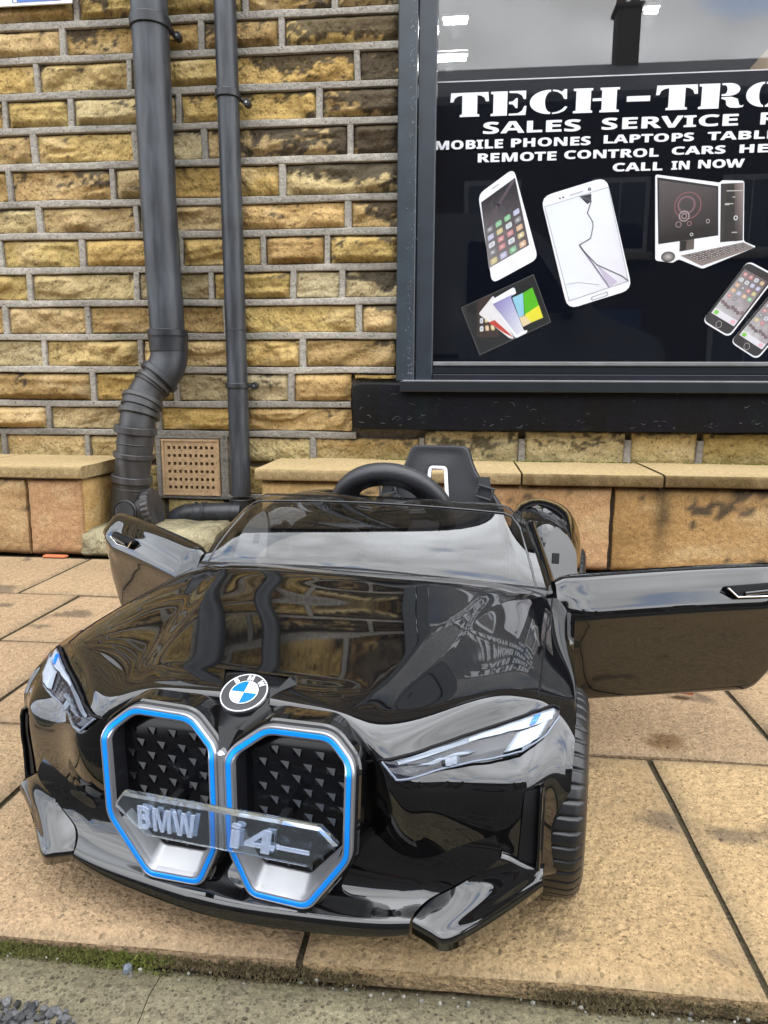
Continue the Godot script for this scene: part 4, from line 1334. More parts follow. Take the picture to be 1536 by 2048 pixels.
func plinths() -> void:
	var pz := -2.045
	var l := base("stone_plinth", Vector3.ZERO)
	tag(l, "low plinth of smooth buff stones left of the thick drainpipe", "plinth", "low stone plinths under the shop front")
	coping(-1.52, -1.128, 0.243, 0.281, -2.36, -2.025, 11, l, 0.15)
	coping(-1.95, -1.526, 0.243, 0.281, -2.36, -2.025, 12, l, 0.15)
	var cs := [Color(0.56, 0.39, 0.21), Color(0.56, 0.355, 0.20), Color(0.55, 0.37, 0.15)]
	coping(-3.2, -1.956, 0.243, 0.281, -2.36, -2.025, 13, l, 0.2)
	plinth_stone(-2.55, -1.96, 0.003, 0.235, pz, 906, l, Color(0.55, 0.38, 0.21))
	plinth_stone(-3.15, -2.56, 0.003, 0.235, pz, 907, l, Color(0.52, 0.34, 0.19))
	plinth_stone(-1.62, -1.325, 0.003, 0.235, pz, 901, l, cs[0])
	plinth_stone(-1.95, -1.63, 0.003, 0.235, pz, 905, l, cs[1])
	plinth_stone(-1.314, -1.145, 0.003, 0.235, pz, 902, l, cs[1])
	# return stone on the right end
	var b := Buf.new()
	rock(b, 0.0, 0.285, 0.003, 0.235, 0.0, 0.012, 903, 20, 14, true, cs[2], 0.0)
	build("stone", b, M.sawn_stone, l, Transform3D(Basis(Vector3.UP, PI / 2), Vector3(-1.140, 0, -2.058)))
	b = Buf.new()
	b.box(Vector3(-2.15, 0.12, -2.215), Vector3(1.98, 0.238, 0.30), 0.0, Basis.IDENTITY, Color(0.33, 0.31, 0.27))
	build("mortar_core", b, M.mortar, l)
	var r := base("stone_plinth", Vector3.ZERO)
	tag(r, "long low plinth of weathered orange stones with thick coping under the window", "plinth", "low stone plinths under the shop front")
	coping(-0.588, 0.181, 0.250, 0.283, -2.36, -2.018, 21, r, 0.35)
	coping(0.187, 0.570, 0.249, 0.283, -2.36, -2.018, 22, r, 0.75)
	coping(0.577, 1.62, 0.250, 0.284, -2.36, -2.018, 23, r, 0.9)
	plinth_stone(-0.575, -0.125, 0.003, 0.243, pz, 911, r, Color(0.56, 0.39, 0.18), 0.12)
	plinth_stone(-0.115, 0.437, 0.003, 0.243, pz, 912, r, Color(0.52, 0.325, 0.17), 0.16)
	plinth_stone(0.450, 1.05, 0.003, 0.243, pz, 913, r, Color(0.47, 0.30, 0.13), 0.34)
	plinth_stone(1.06, 1.60, 0.003, 0.243, pz, 914, r, Color(0.5, 0.31, 0.15), 0.2)
	b = Buf.new()
	rock(b, 0.0, 0.29, 0.003, 0.243, 0.0, 0.01, 915, 16, 12, true, cs[0], 0.1)
	build("stone", b, M.sawn_stone, r, Transform3D(Basis(Vector3.UP, -PI / 2), Vector3(-0.578, 0, -2.35)))
	b = Buf.new()
	b.box(Vector3(0.51, 0.123, -2.215), Vector3(2.16, 0.244, 0.30), 0.0, Basis.IDENTITY, Color(0.12, 0.10, 0.08))
	build("mortar_core", b, M.mortar, r)
	# rough gritstone block in the recess
	var k := base("gritstone_block", Vector3.ZERO)
	tag(k, "rough pale grey gritstone block lying at the foot of the drainpipes", "stone block")
	b = Buf.new()
	var rows := []
	var cols := []
	var prof := [[0.0, -2.30], [0.0, -2.045], [0.012, -2.036], [0.05, -2.038], [0.066, -2.042], [0.078, -2.055], [0.083, -2.085], [0.085, -2.15], [0.084, -2.24], [0.0, -2.30]]
	for i in 61:
		var t := i / 60.0
		var x := lerpf(-1.158, -0.738, t)
		var row := []
		var rc := []
		var end := minf(smoothstep(0.0, 0.03, t), smoothstep(1.0, 0.96, t))
		for j in prof.size():
			var q: Array = prof[j]
			var e := noise_a.get_noise_2d(x * 30.0, j * 4.0) + 0.6 * noise_c.get_noise_2d(x * 50.0, j * 7.0)
			var yy: float = q[0] * lerpf(0.85, 1.0, end) + 0.006 * e * (1.0 if q[0] > 0.0 else 0.0)
			row.append(Vector3(x, yy, q[1] - 0.018 * t - 0.01 * (1.0 - end) + 0.005 * e))
			var g := 0.36 + 0.12 * e
			rc.append(Color(g * 1.02, g * 0.93, g * 0.62))
		rows.append(row); cols.append(rc)
	b.grid(rows, false, cols, true)
	b.fan(Vector3(-1.157, 0.05, -2.15), rows[0], Color(0.36, 0.33, 0.24), true)
	b.fan(Vector3(-0.739, 0.05, -2.16), rows[60], Color(0.36, 0.33, 0.24))
	build("block", b, M.stone, k)

func ring_at(p: Vector3, dir: Vector3) -> Transform3D:
	var y := dir.normalized()
	var x := y.cross(Vector3.BACK).normalized()
	if x.length() < 0.1: x = Vector3.RIGHT
	return Transform3D(Basis(x, y, x.cross(y)), p)

func collar(called: String, p: Vector3, dir: Vector3, r0: float, h: float, parent: Node, c: Color, th := 0.006) -> void:
	var b := Buf.new()
	b.lathe([Vector2(r0 - 0.002, -h / 2), Vector2(r0 + th - 0.002, -h / 2), Vector2(r0 + th, -h / 2 + 0.002), Vector2(r0 + th, h / 2 - 0.002), Vector2(r0 + th - 0.002, h / 2), Vector2(r0 - 0.002, h / 2)], ring_at(p, dir), 36, c)
	build(called, b, M.pipe_grey, parent)

func smooth_path(pts: Array, sub: int) -> Array:
	var t := PackedFloat32Array([0.0])
	for k in range(1, pts.size()):
		t.append(t[k - 1] + (pts[k] - pts[k - 1]).length())
	return spline(t, pts, fine(t, sub))

func pipes() -> void:
	var dk := Color(0.036, 0.042, 0.050)
	var lt := Color(0.075, 0.074, 0.072)
	var mid := Color(0.05, 0.05, 0.048)
	var s := base("soil_pipe", Vector3.ZERO)
	tag(s, "thick dark grey soil pipe with a bent foot of several collars", "drainpipe")
	var b := Buf.new()
	b.tube([Vector3(-0.952, 4.6, -2.28), Vector3(-0.950, 1.6, -2.28), Vector3(-0.950, 1.1, -2.28), Vector3(-0.940, 0.66, -2.28)], 0.055, 36, false, false, Color(0.066, 0.073, 0.086))
	build("pipe", b, M.pipe_grey, s)
	collar("collar", Vector3(-0.940, 0.690, -2.28), Vector3.UP, 0.055, 0.022, s, dk, 0.009)
	b = Buf.new()
	b.lathe([Vector2(0.0635, 0.046), Vector2(0.0625, 0.040), Vector2(0.0605, 0.0), Vector2(0.058, -0.006)], ring_at(Vector3(-0.939, 0.634, -2.28), Vector3.UP), 36, dk)
	build("socket", b, M.pipe_grey, s)
	# offset bends
	var path := smooth_path([Vector3(-0.9385, 0.655, -2.28), Vector3(-0.938, 0.622, -2.279), Vector3(-0.944, 0.590, -2.272), Vector3(-0.962, 0.556, -2.258), Vector3(-0.984, 0.526, -2.242), Vector3(-1.002, 0.492, -2.226), Vector3(-1.012, 0.455, -2.208), Vector3(-1.018, 0.415, -2.195), Vector3(-1.021, 0.375, -2.186)], 6)
	b = Buf.new()
	b.tube(path.slice(0, 22), 0.0585, 36, false, false, dk)
	build("elbow", b, M.pipe_grey, s)
	b = Buf.new()
	b.tube(path.slice(21, 49), 0.0555, 36, false, false, mid)
	build("elbow", b, M.pipe_grey, s)
	for q in [[19, 0.059, 0.020, 0.008, dk], [23, 0.0575, 0.012, 0.004, lt], [25, 0.0575, 0.006, 0.003, mid], [33, 0.0565, 0.016, 0.010, lt], [35, 0.0565, 0.03, 0.005, mid], [39, 0.0565, 0.018, 0.010, lt * 0.8]]:
		var dir: Vector3 = path[q[0]] - path[q[0] + 1]
		collar("collar", path[q[0]], dir, q[1], q[2], s, q[4], q[3])
	var low := [Vector3(-1.0195, 0.395, -2.186), Vector3(-1.024, 0.345, -2.182), Vector3(-1.031, 0.299, -2.18), Vector3(-1.042, 0.223, -2.18), Vector3(-1.050, 0.182, -2.18), Vector3(-1.058, 0.10, -2.18), Vector3(-1.064, 0.0, -2.18)]
	b = Buf.new()
	b.tube(low.slice(0, 4), [0.057, 0.057, 0.0555, 0.0555], 36, false, false, lt)
	build("lower_pipe", b, M.pipe_grey, s)
	b = Buf.new()
	b.tube(low.slice(3), [0.057, 0.058, 0.0595, 0.061], 36, false, false, mid * 1.05)
	build("access_pipe", b, M.pipe_grey, s)
	var ld := Vector3(0.13, 1.0, 0)
	for q in [[0.384, 0.022, 0.010], [0.341, 0.005, 0.003], [0.302, 0.016, 0.007], [0.226, 0.022, 0.008], [0.197, 0.006, 0.003], [0.187, 0.004, 0.002]]:
		var y: float = q[0]
		var px := -1.0195 - (0.395 - y) * 0.135
		collar("collar", Vector3(px, y, -2.181), ld, 0.0565, q[1], s, lt * 1.05, q[2])
	# rodding branch with ribbed cap on the right, round plug at the front
	b = Buf.new()
	b.lathe([Vector2(0.052, 0.0), Vector2(0.050, 0.03), Vector2(0.054, 0.058), Vector2(0.056, 0.07)], ring_at(Vector3(-1.05, 0.118, -2.178), Vector3(1, 0.22, 0)), 36, lt)
	build("branch", b, M.pipe_grey, s)
	collar("collar", Vector3(-0.992, 0.131, -2.178), Vector3(1, 0.22, 0), 0.056, 0.008, s, mid, 0.002)
	b = Buf.new()
	var cap := []
	for r in [[0.03, 0.062], [0.058, 0.062], [0.062, 0.064], [0.062, 0.084], [0.058, 0.087], [0.001, 0.087]]:
		var row := []
		for i in 96:
			var a := TAU * i / 96
			var rr: float = r[0] * (1.0 + (0.045 if (i / 2) % 2 == 0 and r[0] > 0.05 else 0.0))
			row.append(ring_at(Vector3(-1.05, 0.118, -2.178), Vector3(1, 0.22, 0)) * Vector3(cos(a) * rr, r[1], sin(a) * rr))
		cap.append(row)
	for k in cap.size() - 1:
		var cc := []
		for j in 2:
			var e := []
			for i in 96: e.append(lt)
			cc.append(e)
		b.grid([cap[k], cap[k + 1]], true, cc)
	build("ribbed_cap", b, M.pipe_grey, s)
	b = Buf.new()
	b.lathe([Vector2(0.0, 0.066), Vector2(0.030, 0.066), Vector2(0.030, 0.060), Vector2(0.0335, 0.060), Vector2(0.0335, 0.066), Vector2(0.037, 0.063), Vector2(0.038, 0.05)], ring_at(Vector3(-1.05, 0.120, -2.18), Vector3(0.12, 0.15, 1)), 36, mid)
	build("front_plug", b, M.pipe_grey, s)
	pipe_clip(s, Vector3(-0.950, 1.598, -2.28), 0.055, Vector3(-0.886, 1.585, -2.335), 0.030, dk)
	# rainwater pipe
	var r := base("rainwater_pipe", Vector3.ZERO)
	tag(r, "thin dark grey rainwater pipe left of the window with a sideways shoe", "drainpipe")
	b = Buf.new()
	b.tube([Vector3(-0.724, 4.9, -2.305), Vector3(-0.724, 1.7, -2.305), Vector3(-0.722, 0.9, -2.305), Vector3(-0.7205, 0.16, -2.305)], 0.0335, 32, false, false, Color(0.066, 0.072, 0.083))
	build("pipe", b, M.pipe_grey, r)
	collar("collar", Vector3(-0.7205, 0.146, -2.305), Vector3.UP, 0.0335, 0.006, r, dk, 0.006)
	b = Buf.new()
	b.tube([Vector3(-0.7205, 0.15, -2.305), Vector3(-0.7205, 0.085, -2.305)], 0.0375, 32, true, false, dk)
	build("socket", b, M.pipe_grey, r)
	b = Buf.new()
	b.tube(smooth_path([Vector3(-0.715, 0.105, -2.285), Vector3(-0.78, 0.104, -2.28), Vector3(-0.86, 0.101, -2.275), Vector3(-0.905, 0.096, -2.272), Vector3(-0.935, 0.078, -2.27), Vector3(-0.948, 0.04, -2.27), Vector3(-0.948, 0.0, -2.27)], 5), 0.034, 28, false, false, dk)
	build("shoe", b, M.pipe_grey, r)
	for x in [-0.835, -0.868, -0.845]:
		collar("collar", Vector3(x, 0.1025, -2.277), Vector3.RIGHT, 0.034, 0.007, r, dk, 0.0025)
	pipe_clip(r, Vector3(-0.7235, 1.402, -2.305), 0.0335, Vector3(-0.672, 1.388, -2.335), 0.022, dk)
	pipe_clip(r, Vector3(-0.7215, 0.524, -2.305), 0.0335, Vector3(-0.672, 0.524, -2.335), 0.016, dk)
	collar("collar", Vector3(-0.7215, 0.700, -2.305), Vector3.UP, 0.0335, 0.004, r, dk * 1.2, 0.0012)

func pipe_clip(parent: Node, p: Vector3, r: float, lug: Vector3, h: float, c: Color) -> void:
	var b := Buf.new()
	b.lathe([Vector2(r - 0.001, -h / 2), Vector2(r + 0.005, -h / 2), Vector2(r + 0.006, -h / 2 + 0.002), Vector2(r + 0.006, h / 2 - 0.002), Vector2(r + 0.005, h / 2), Vector2(r - 0.001, h / 2)], Transform3D(Basis.IDENTITY, p), 36, c)
	var clip := build("clip", b, M.pipe_grey, parent)
	b = Buf.new()
	var d := lug - (p + Vector3(r, 0, 0))
	b.tube([p + Vector3(r * 0.85, 0, -r * 0.4), lug - Vector3(0.006, 0, 0)], h * 0.28, 8, true, false, c)
	b.lathe([Vector2(0.0, 0.012), Vector2(0.010, 0.012), Vector2(0.012, 0.009), Vector2(0.012, -0.012)], ring_at(lug, Vector3.BACK), 20, c)
	build("lug", b, M.pipe_grey, clip)
	b = Buf.new()
	b.lathe([Vector2(0.0, 0.0145), Vector2(0.0035, 0.0145), Vector2(0.0045, 0.012)], ring_at(lug, Vector3.BACK), 12)
	build("screw", b, M.chrome, clip)

# ------------------------------------------------------------------ ground
func flag(x0: float, x1: float, z0: float, z1: float, id: int, parent: Node, xa := 0.0) -> void:  # a paving flag; z1 nearer the camera
	rng.seed = 300 + id
	var t := rng.randf()
	var c := Color(0.46, 0.34, 0.205).lerp(Color(0.44, 0.315, 0.20), t) * rng.randf_range(0.93, 1.07)
	if id >= 30: c = Color(0.48, 0.35, 0.195)
	var nx := clampi(int((x1 - x0) / 0.014), 4, 80)
	var nz := clampi(int((z1 - z0) / 0.014), 4, 60)
	var rows := []
	var cols := []
	var ox := rng.randf() * 40
	var tilt_x := rng.randf_range(-0.003, 0.003)
	var far: float = 0.6 if x1 < -1.9 or x0 > 1.4 else 1.0
	for r in nz + 1:
		var row := []
		var rc := []
		for k in nx + 1:
			var u := k / float(nx)
			var v := r / float(nz)
			var x := lerpf(x0, x1, u)
			var z := lerpf(z0, z1, v)
			var e := minf(minf(x - x0, x1 - x), minf(z - z0, z1 - z))
			if k == 0 or k == nx: x += 0.0025 * noise_c.get_noise_2d(z * 22.0, id * 3.0)
			if r == 0 or r == nz: z += 0.003 * noise_c.get_noise_2d(x * 22.0, id * 5.0)
			var y := 0.0016 * noise_a.get_noise_2d(x * 7.0 + ox, z * 10.0) + 0.001 * noise_b.get_noise_2d(x * 5.0, z * 12.0 + ox) + tilt_x * (u - 0.5)
			y -= 0.005 * (1.0 - smoothstep(0.0, 0.016, e))
			row.append(Vector3(x, y - 0.002, z))
			var g := noise_a.get_noise_2d(x * 5.0 + ox, z * 8.0)
			var riv := noise_c.get_noise_2d(x * 4.0 + ox, z * 26.0 + 4.0 * noise_a.get_noise_2d(x * 5.0, z * 5.0 + ox))
			var cc := c * (1.0 + 0.13 * g + 0.09 * noise_c.get_noise_2d(x * 30.0, z * 30.0))
			cc = cc.lerp(Color(0.20, 0.155, 0.115), 0.55 * smoothstep(0.28, 0.5, riv) * clampf(0.5 + noise_b.get_noise_2d(x * 3.0, z * 3.0), 0, 1))
			var blot := noise_a.get_noise_2d(x * 2.6 + 11.0, z * 3.2 + ox)
			cc = cc.lerp(Color(cc.r * 0.74, cc.g * 0.72, cc.b * 0.72), smoothstep(0.05, 0.5, blot))
			var sp := noise_a.get_noise_2d(x * 13.0 + 70.0, z * 19.0)
			cc = cc.lerp(Color(0.13, 0.10, 0.075), 0.75 * smoothstep(0.46, 0.56, sp))
			cc = cc.lerp(Color(0.21, 0.17, 0.12), 0.45 * (1.0 - smoothstep(0.0, 0.02, e)))
			# damp brown stain on the flag below the open door
			var sd := Vector2((x - 0.323) / 0.032, (z + 1.028) / 0.026).length() + 0.3 * noise_a.get_noise_2d(x * 60.0, z * 60.0)
			cc = cc.lerp(Color(0.16, 0.085, 0.035), 0.75 * (1.0 - smoothstep(0.7, 1.15, sd)))
			rc.append(cc)
		rows.append(row); cols.append(rc)
	var b := Buf.new()
	var drop := Vector3(0, -0.05, 0)
	b.grid(rows, false, cols)
	var edge := Color(0.16, 0.13, 0.09)
	for side in [[rows[0], true], [rows[nz], false]]:
		var lowr := []
		for p in side[0]: lowr.append(p * Vector3(1, 0, 1) + drop)
		var ec := []
		var ec2 := []
		for p in side[0]: ec.append(c * 0.75); ec2.append(edge)
		b.grid([side[0], lowr], false, [ec, ec2], side[1])
	for kk in [0, nx]:
		var a := []
		var d := []
		var ec := []
		for r in nz + 1:
			a.append(rows[r][kk]); d.append(rows[r][kk] * Vector3(1, 0, 1) + drop); ec.append(edge)
		b.grid([a, d], false, [ec, ec], kk == nx)
	build("flagstone", b, M.flagstone, parent)

func ground() -> void:
	var p := base("pavement", Vector3.ZERO)
	tag(p, "pavement of large buff stone flags with dark open joints", "pavement", "", "structure")
	var b := Buf.new()
	b.box(Vector3(0, -0.041, -1.4705), Vector3(120, 0.06, 1.80), 0.0, Basis.IDENTITY, Color(0.075, 0.064, 0.042))
	build("bedding", b, M.kerb, p)
	var zr := [-2.036, -1.664, -1.334, -0.985, -0.5685]
	var g := 0.0036
	var xs := [[-3.3, -2.2, -1.12, -0.30, 0.45, 1.2, 2.3], [-3.2, -1.95, -0.952, -0.25, 0.62, 1.5, 2.4], [-3.1, -2.2, -1.5, -0.765, -0.1, 0.485, 1.15, 2.1], [-2.9, -2.0, -1.2, -0.5685, -0.136, 0.286, 1.0, 1.9]]
	var id := 0
	for r in 4:
		for k in xs[r].size() - 1:
			flag(xs[r][k] + g, xs[r][k + 1] - g, zr[r] + g, zr[r + 1] - (g if r < 3 else 0.0), id + (30 if r == 3 and k > 3 else 0), p)
			id += 1
	# the pavement goes on along the street
	for q in [[-60.0, -3.32], [2.45, 60.0]]:
		b = Buf.new()
		b.box(Vector3((q[0] + q[1]) / 2, -0.025, -1.30), Vector3(q[1] - q[0], 0.05, 1.46), 0.0, Basis.IDENTITY, Color(0.40, 0.30, 0.18))
		build("far_paving", b, M.flagstone, p)
	# kerb
	var kb := base("kerb", Vector3.ZERO)
	tag(kb, "worn grey concrete kerb below the flags", "kerb", "", "structure")
	var cuts := [-3.4, -2.3, -1.2, -0.262, 0.66, 1.6, 2.6]
	for k in cuts.size() - 1:
		kerb_stone(cuts[k], cuts[k + 1], k, kb)
	for q in [[-60.0, -3.41], [2.61, 60.0]]:
		b = Buf.new()
		b.box(Vector3((q[0] + q[1]) / 2, -0.073, -0.49), Vector3(q[1] - q[0], 0.1, 0.14), 0.01, Basis.IDENTITY, Color(0.25, 0.24, 0.19))
		build("kerb_stone", b, M.kerb, kb)
	# road
	var rd := base("road", Vector3.ZERO)
	tag(rd, "dark tarmac road in front of the kerb", "road", "", "structure")
	b = Buf.new()
	b.box(Vector3(0, -0.10, 29.6), Vector3(160, 0.1, 60), 0.0)
	build("carriageway", b, M.tarmac, rd)
	b = Buf.new()
	b.box(Vector3(0, -0.12, -40), Vector3(160, 0.1, 79), 0.0)
	build("ground_beyond", b, M.tarmac, rd)
	b = Buf.new()
	b.box(Vector3(0, -0.02, 9.4), Vector3(120, 0.1, 2.4), 0.01, Basis.IDENTITY, Color(0.3, 0.27, 0.22))
	build("far_pavement", b, M.kerb, rd)
	# tarmac spilled up over the kerb at the left
	b = Buf.new()
	var rows := []
	for i in 46:
		var x := lerpf(-0.75, -0.272, i / 45.0)
		var row := []
		var top := -0.5085 + 0.006 * noise_a.get_noise_2d(x * 40.0, 2.0) + 0.05 * smoothstep(-0.335, -0.27, x) - 0.02 * smoothstep(-0.45, -0.7, x)
		for j in 13:
			var z := lerpf(top, -0.36, j / 12.0)
			var y := -0.022 + 0.008 * smoothstep(0.0, 0.25, j / 12.0) - 0.03 * smoothstep(0.5, 1.0, j / 12.0) + 0.0035 * noise_c.get_noise_2d(x * 160.0, z * 160.0)
			row.append(Vector3(x, y - (0.004 if j == 0 else 0.0), z))
		rows.append(row)
	b.grid(rows, false, [], true)
	build("tarmac_spill", b, M.tarmac, rd)
	# loose chippings set in the tarmac edge
	b = Buf.new()
	rng.seed = 51
	for k in 900:
		var x := rng.randf_range(-0.6, -0.28)
		var z := rng.randf_range(-0.506, -0.44) + 0.05 * smoothstep(-0.335, -0.27, x)
		var r := rng.randf_range(0.0015, 0.0042)
		var g2 := rng.randf_range(0.03, 0.12)
		pebble(b, Vector3(x, -0.0145 + rng.randf_range(-0.002, 0.001), z), r, Color(g2, g2 * 1.0, g2 * 1.02))
	tag(build("chippings", b, M.moss, rd), "", "", "", "stuff")
	moss()
	var leaf := base("fallen_leaf", Vector3(0.394, 0.004, -1.192))
	tag(leaf, "small curled brown leaf on the paving below the open right door", "leaf")
	b = Buf.new()
	var lr := []
	for i in 9:
		var t := i / 8.0
		var w := 0.011 * sin(PI * clampf(t * 0.9 + 0.07, 0, 1))
		var x := lerpf(-0.018, 0.018, t)
		lr.append([Vector3(x, 0.004 + 0.006 * t * t, -w), Vector3(x, 0.001, 0), Vector3(x, 0.005 + 0.004 * sin(t * 5.0), w)])
	var lc := []
	for i in 9: lc.append([Color(0.24, 0.07, 0.03), Color(0.18, 0.05, 0.02), Color(0.26, 0.09, 0.04)])
	b.grid(lr, false, lc)
	build("blade", b, M.moss, leaf)
	var st := base("pebble", Vector3(-0.296, -0.014, -0.553))
	tag(st, "small blue grey pebble on the mossy kerb joint", "pebble")
	b = Buf.new()
	pebble(b, Vector3.ZERO, 0.0045, Color(0.13, 0.15, 0.17))
	build("stone", b, M.moss, st)
	var tile := base("brick_chip", Vector3(-1.225, 0.003, -2.018))
	tag(tile, "orange brick chip in the joint at the foot of the left plinth", "brick chip")
	b = Buf.new()
	b.box(Vector3.ZERO, Vector3(0.075, 0.008, 0.022), 0.003, Basis.IDENTITY, Color(0.42, 0.14, 0.07))
	build("chip", b, M.moss, tile)

func pebble(b: Buf, p: Vector3, r: float, c: Color) -> void:
	var a := rng.randf() * TAU
	var sx := r * rng.randf_range(0.7, 1.3)
	var sz := r * rng.randf_range(0.7, 1.3)
	var ring_ := []
	for k in 5:
		var t := a + TAU * k / 5.0
		ring_.append(p + Vector3(cos(t) * sx, rng.randf_range(-0.2, 0.3) * r, sin(t) * sz))
	var top := p + Vector3(rng.randf_range(-0.3, 0.3) * r, r * rng.randf_range(0.6, 0.9), rng.randf_range(-0.3, 0.3) * r)
	for k in 5:
		var q: Vector3 = ring_[k]
		var w: Vector3 = ring_[(k + 1) % 5]
		b.tri(q, top, w, c * (0.9 + 0.05 * k))
		b.quad(w * Vector3(1, 1, 1) + Vector3(0, -r, 0), q + Vector3(0, -r, 0), q, w, c)

func kerb_stone(x0: float, x1: float, id: int, parent: Node) -> void:
	var nx := int((x1 - x0) / 0.012)
	var prof := [[-0.10, -0.563], [-0.021, -0.563], [-0.0195, -0.552], [-0.0185, -0.53], [-0.0185, -0.51], [-0.0185, -0.49], [-0.019, -0.47], [-0.0205, -0.45], [-0.024, -0.435], [-0.032, -0.427], [-0.12, -0.425]]
	var rows := []
	var cols := []
	for k in nx + 1:
		var x := lerpf(x0, x1, k / float(nx))
		var row := []
		var rc := []
		for q in prof:
			var xx := x
			if k == 0 or k == nx:
				xx += 0.012 * noise_a.get_noise_2d((q[1] + 9.0) * 34.0, 5.0) - 0.04 * (q[1] + 0.5) + (0.0004 if k == 0 else -0.0004)
			var y: float = q[0] + 0.0018 * noise_a.get_noise_2d(x * 14.0, q[1] * 30.0) - 0.0015 * (1.0 if k == 0 or k == nx else 0.0)
			row.append(Vector3(xx, y, q[1] + 0.003 * noise_a.get_noise_2d(x * 20.0, 3.0) * (1.0 if q[1] < -0.55 else 0.0)))
			var n := noise_a.get_noise_2d(x * 22.0, q[1] * 30.0) + 0.7 * noise_c.get_noise_2d(x * 60.0, q[1] * 60.0)
			var c := Color(0.19, 0.171, 0.119) * (1.0 + 0.18 * n)
			c = c.lerp(Color(0.40, 0.38, 0.24), 0.5 * smoothstep(0.3, 0.8, n))
			c = c.lerp(Color(0.09, 0.085, 0.05), 0.65 * smoothstep(-0.538, -0.556, q[1]) + 0.35 * smoothstep(0.25, 0.6, noise_b.get_noise_2d(x * 6.0, q[1] * 9.0)))
			rc.append(c)
		rows.append(row); cols.append(rc)
	var b := Buf.new()
	b.grid(rows, false, cols, true)
	build("kerb_stone", b, M.kerb, parent)

func moss() -> void:
	var m := base("moss", Vector3.ZERO)
	tag(m, "green and brown moss and grit along the joint between flags and kerb", "moss", "", "stuff")
	var b := Buf.new()
	rng.seed = 91
	for k in 24000:
		var x := rng.randf_range(-0.95, 1.0)
		var dens := 0.30 + 1.3 * noise_a.get_noise_2d(x * 9.0, 77.0) + 0.8 * noise_c.get_noise_2d(x * 40.0, 7.0)
		dens += 1.0 * smoothstep(-0.25, -0.32, x) + 0.2 * smoothstep(-0.02, 0.05, x) * smoothstep(0.22, 0.1, x) - 0.35 * smoothstep(0.15, 0.3, x)
		if rng.randf() > dens: continue
		var t := rng.randf()
		var z := -0.566 + 0.014 * t * t
		var y := lerpf(-0.011, -0.021, sqrt(t))
		var r := rng.randf_range(0.0007, 0.0022)
		var gr := clampf(0.3 + 0.9 * noise_b.get_noise_2d(x * 9.0, 8.0) + 0.9 * smoothstep(-0.22, -0.3, x), 0.0, 1.0)
		var c := Color(0.06, 0.048, 0.026).lerp(Color(0.075, 0.095, 0.014), gr) * rng.randf_range(0.6, 1.5)
		var p := Vector3(x, y, z)
		var a := rng.randf() * TAU
		var h := r * rng.randf_range(0.8, 2.2)
		var d := Vector3(cos(a), 0, sin(a)) * r
		var e := Vector3(-sin(a), 0, cos(a)) * r
		var tip := p + Vector3(rng.randf_range(-r, r), h, rng.randf_range(-r, r))
		b.tri(p - d, p + e, tip, c); b.tri(p + e, p + d * 0.8 - e * 0.3, tip, c * 0.85); b.tri(p + d * 0.8 - e * 0.3, p - d, tip, c * 1.1)
	for k in 90:  # grit lying in the joint
		var x := rng.randf_range(-0.6, 0.7)
		var g := rng.randf_range(0.08, 0.26)
		pebble(b, Vector3(x, -0.018, rng.randf_range(-0.562, -0.545)), rng.randf_range(0.0008, 0.0022), Color(g, g * 0.95, g * 0.8))
	build("moss_tufts", b, M.moss, m).set_meta("kind", "stuff")
	# moss along the back of the plinth coping
	b = Buf.new()
	for k in 1500:
		var x := rng.randf_range(-0.58, 1.2)
		if rng.randf() > 0.35 + 1.3 * noise_a.get_noise_2d(x * 6.0, 12.0) + 0.6 * smoothstep(0.12, 0.05, absf(x + 0.15)): continue
		var r := rng.randf_range(0.002, 0.005)
		pebble(b, Vector3(x, 0.285, -2.338 + rng.randf_range(-0.004, 0.006)), r, Color(0.07, 0.085, 0.015) * rng.randf_range(0.6, 1.6))
	if b.v.size() > 0:
		build("moss_tufts", b, M.moss, m).set_meta("kind", "stuff")

# ------------------------------------------------------------------ sign, street behind the camera
func wall_sign() -> void:
	var s := base("wall_sign", Vector3(-1.42, 1.688, -2.325))
	tag(s, "white wall sign with red and blue marks, cut off at the top left", "sign")
	var b := Buf.new()
	b.box(Vector3(0, 0.45, 0), Vector3(0.41, 0.9, 0.006), 0.001, Basis.IDENTITY, Color(0.75, 0.75, 0.75))
	build("board", b, M.sign_board, s)
	b = Buf.new()
	b.box(Vector3(0.09, 0.03, 0.0035), Vector3(0.16, 0.042, 0.001), 0.0, Basis.IDENTITY, Color(0.04, 0.13, 0.42))
	b.box(Vector3(0.02, 0.03, 0.0045), Vector3(0.010, 0.042, 0.001), 0.0, Basis.IDENTITY, Color(0.7, 0.72, 0.75))
	b.box(Vector3(-0.06, 0.03, 0.0035), Vector3(0.05, 0.036, 0.001), 0.0, Basis.IDENTITY, Color(0.62, 0.16, 0.16))
	b.box(Vector3(0.0, 0.80, 0.0035), Vector3(0.34, 0.07, 0.001), 0.0, Basis.IDENTITY, Color(0.04, 0.13, 0.42))
	build("printed_panel", b, M.sign_board, s)

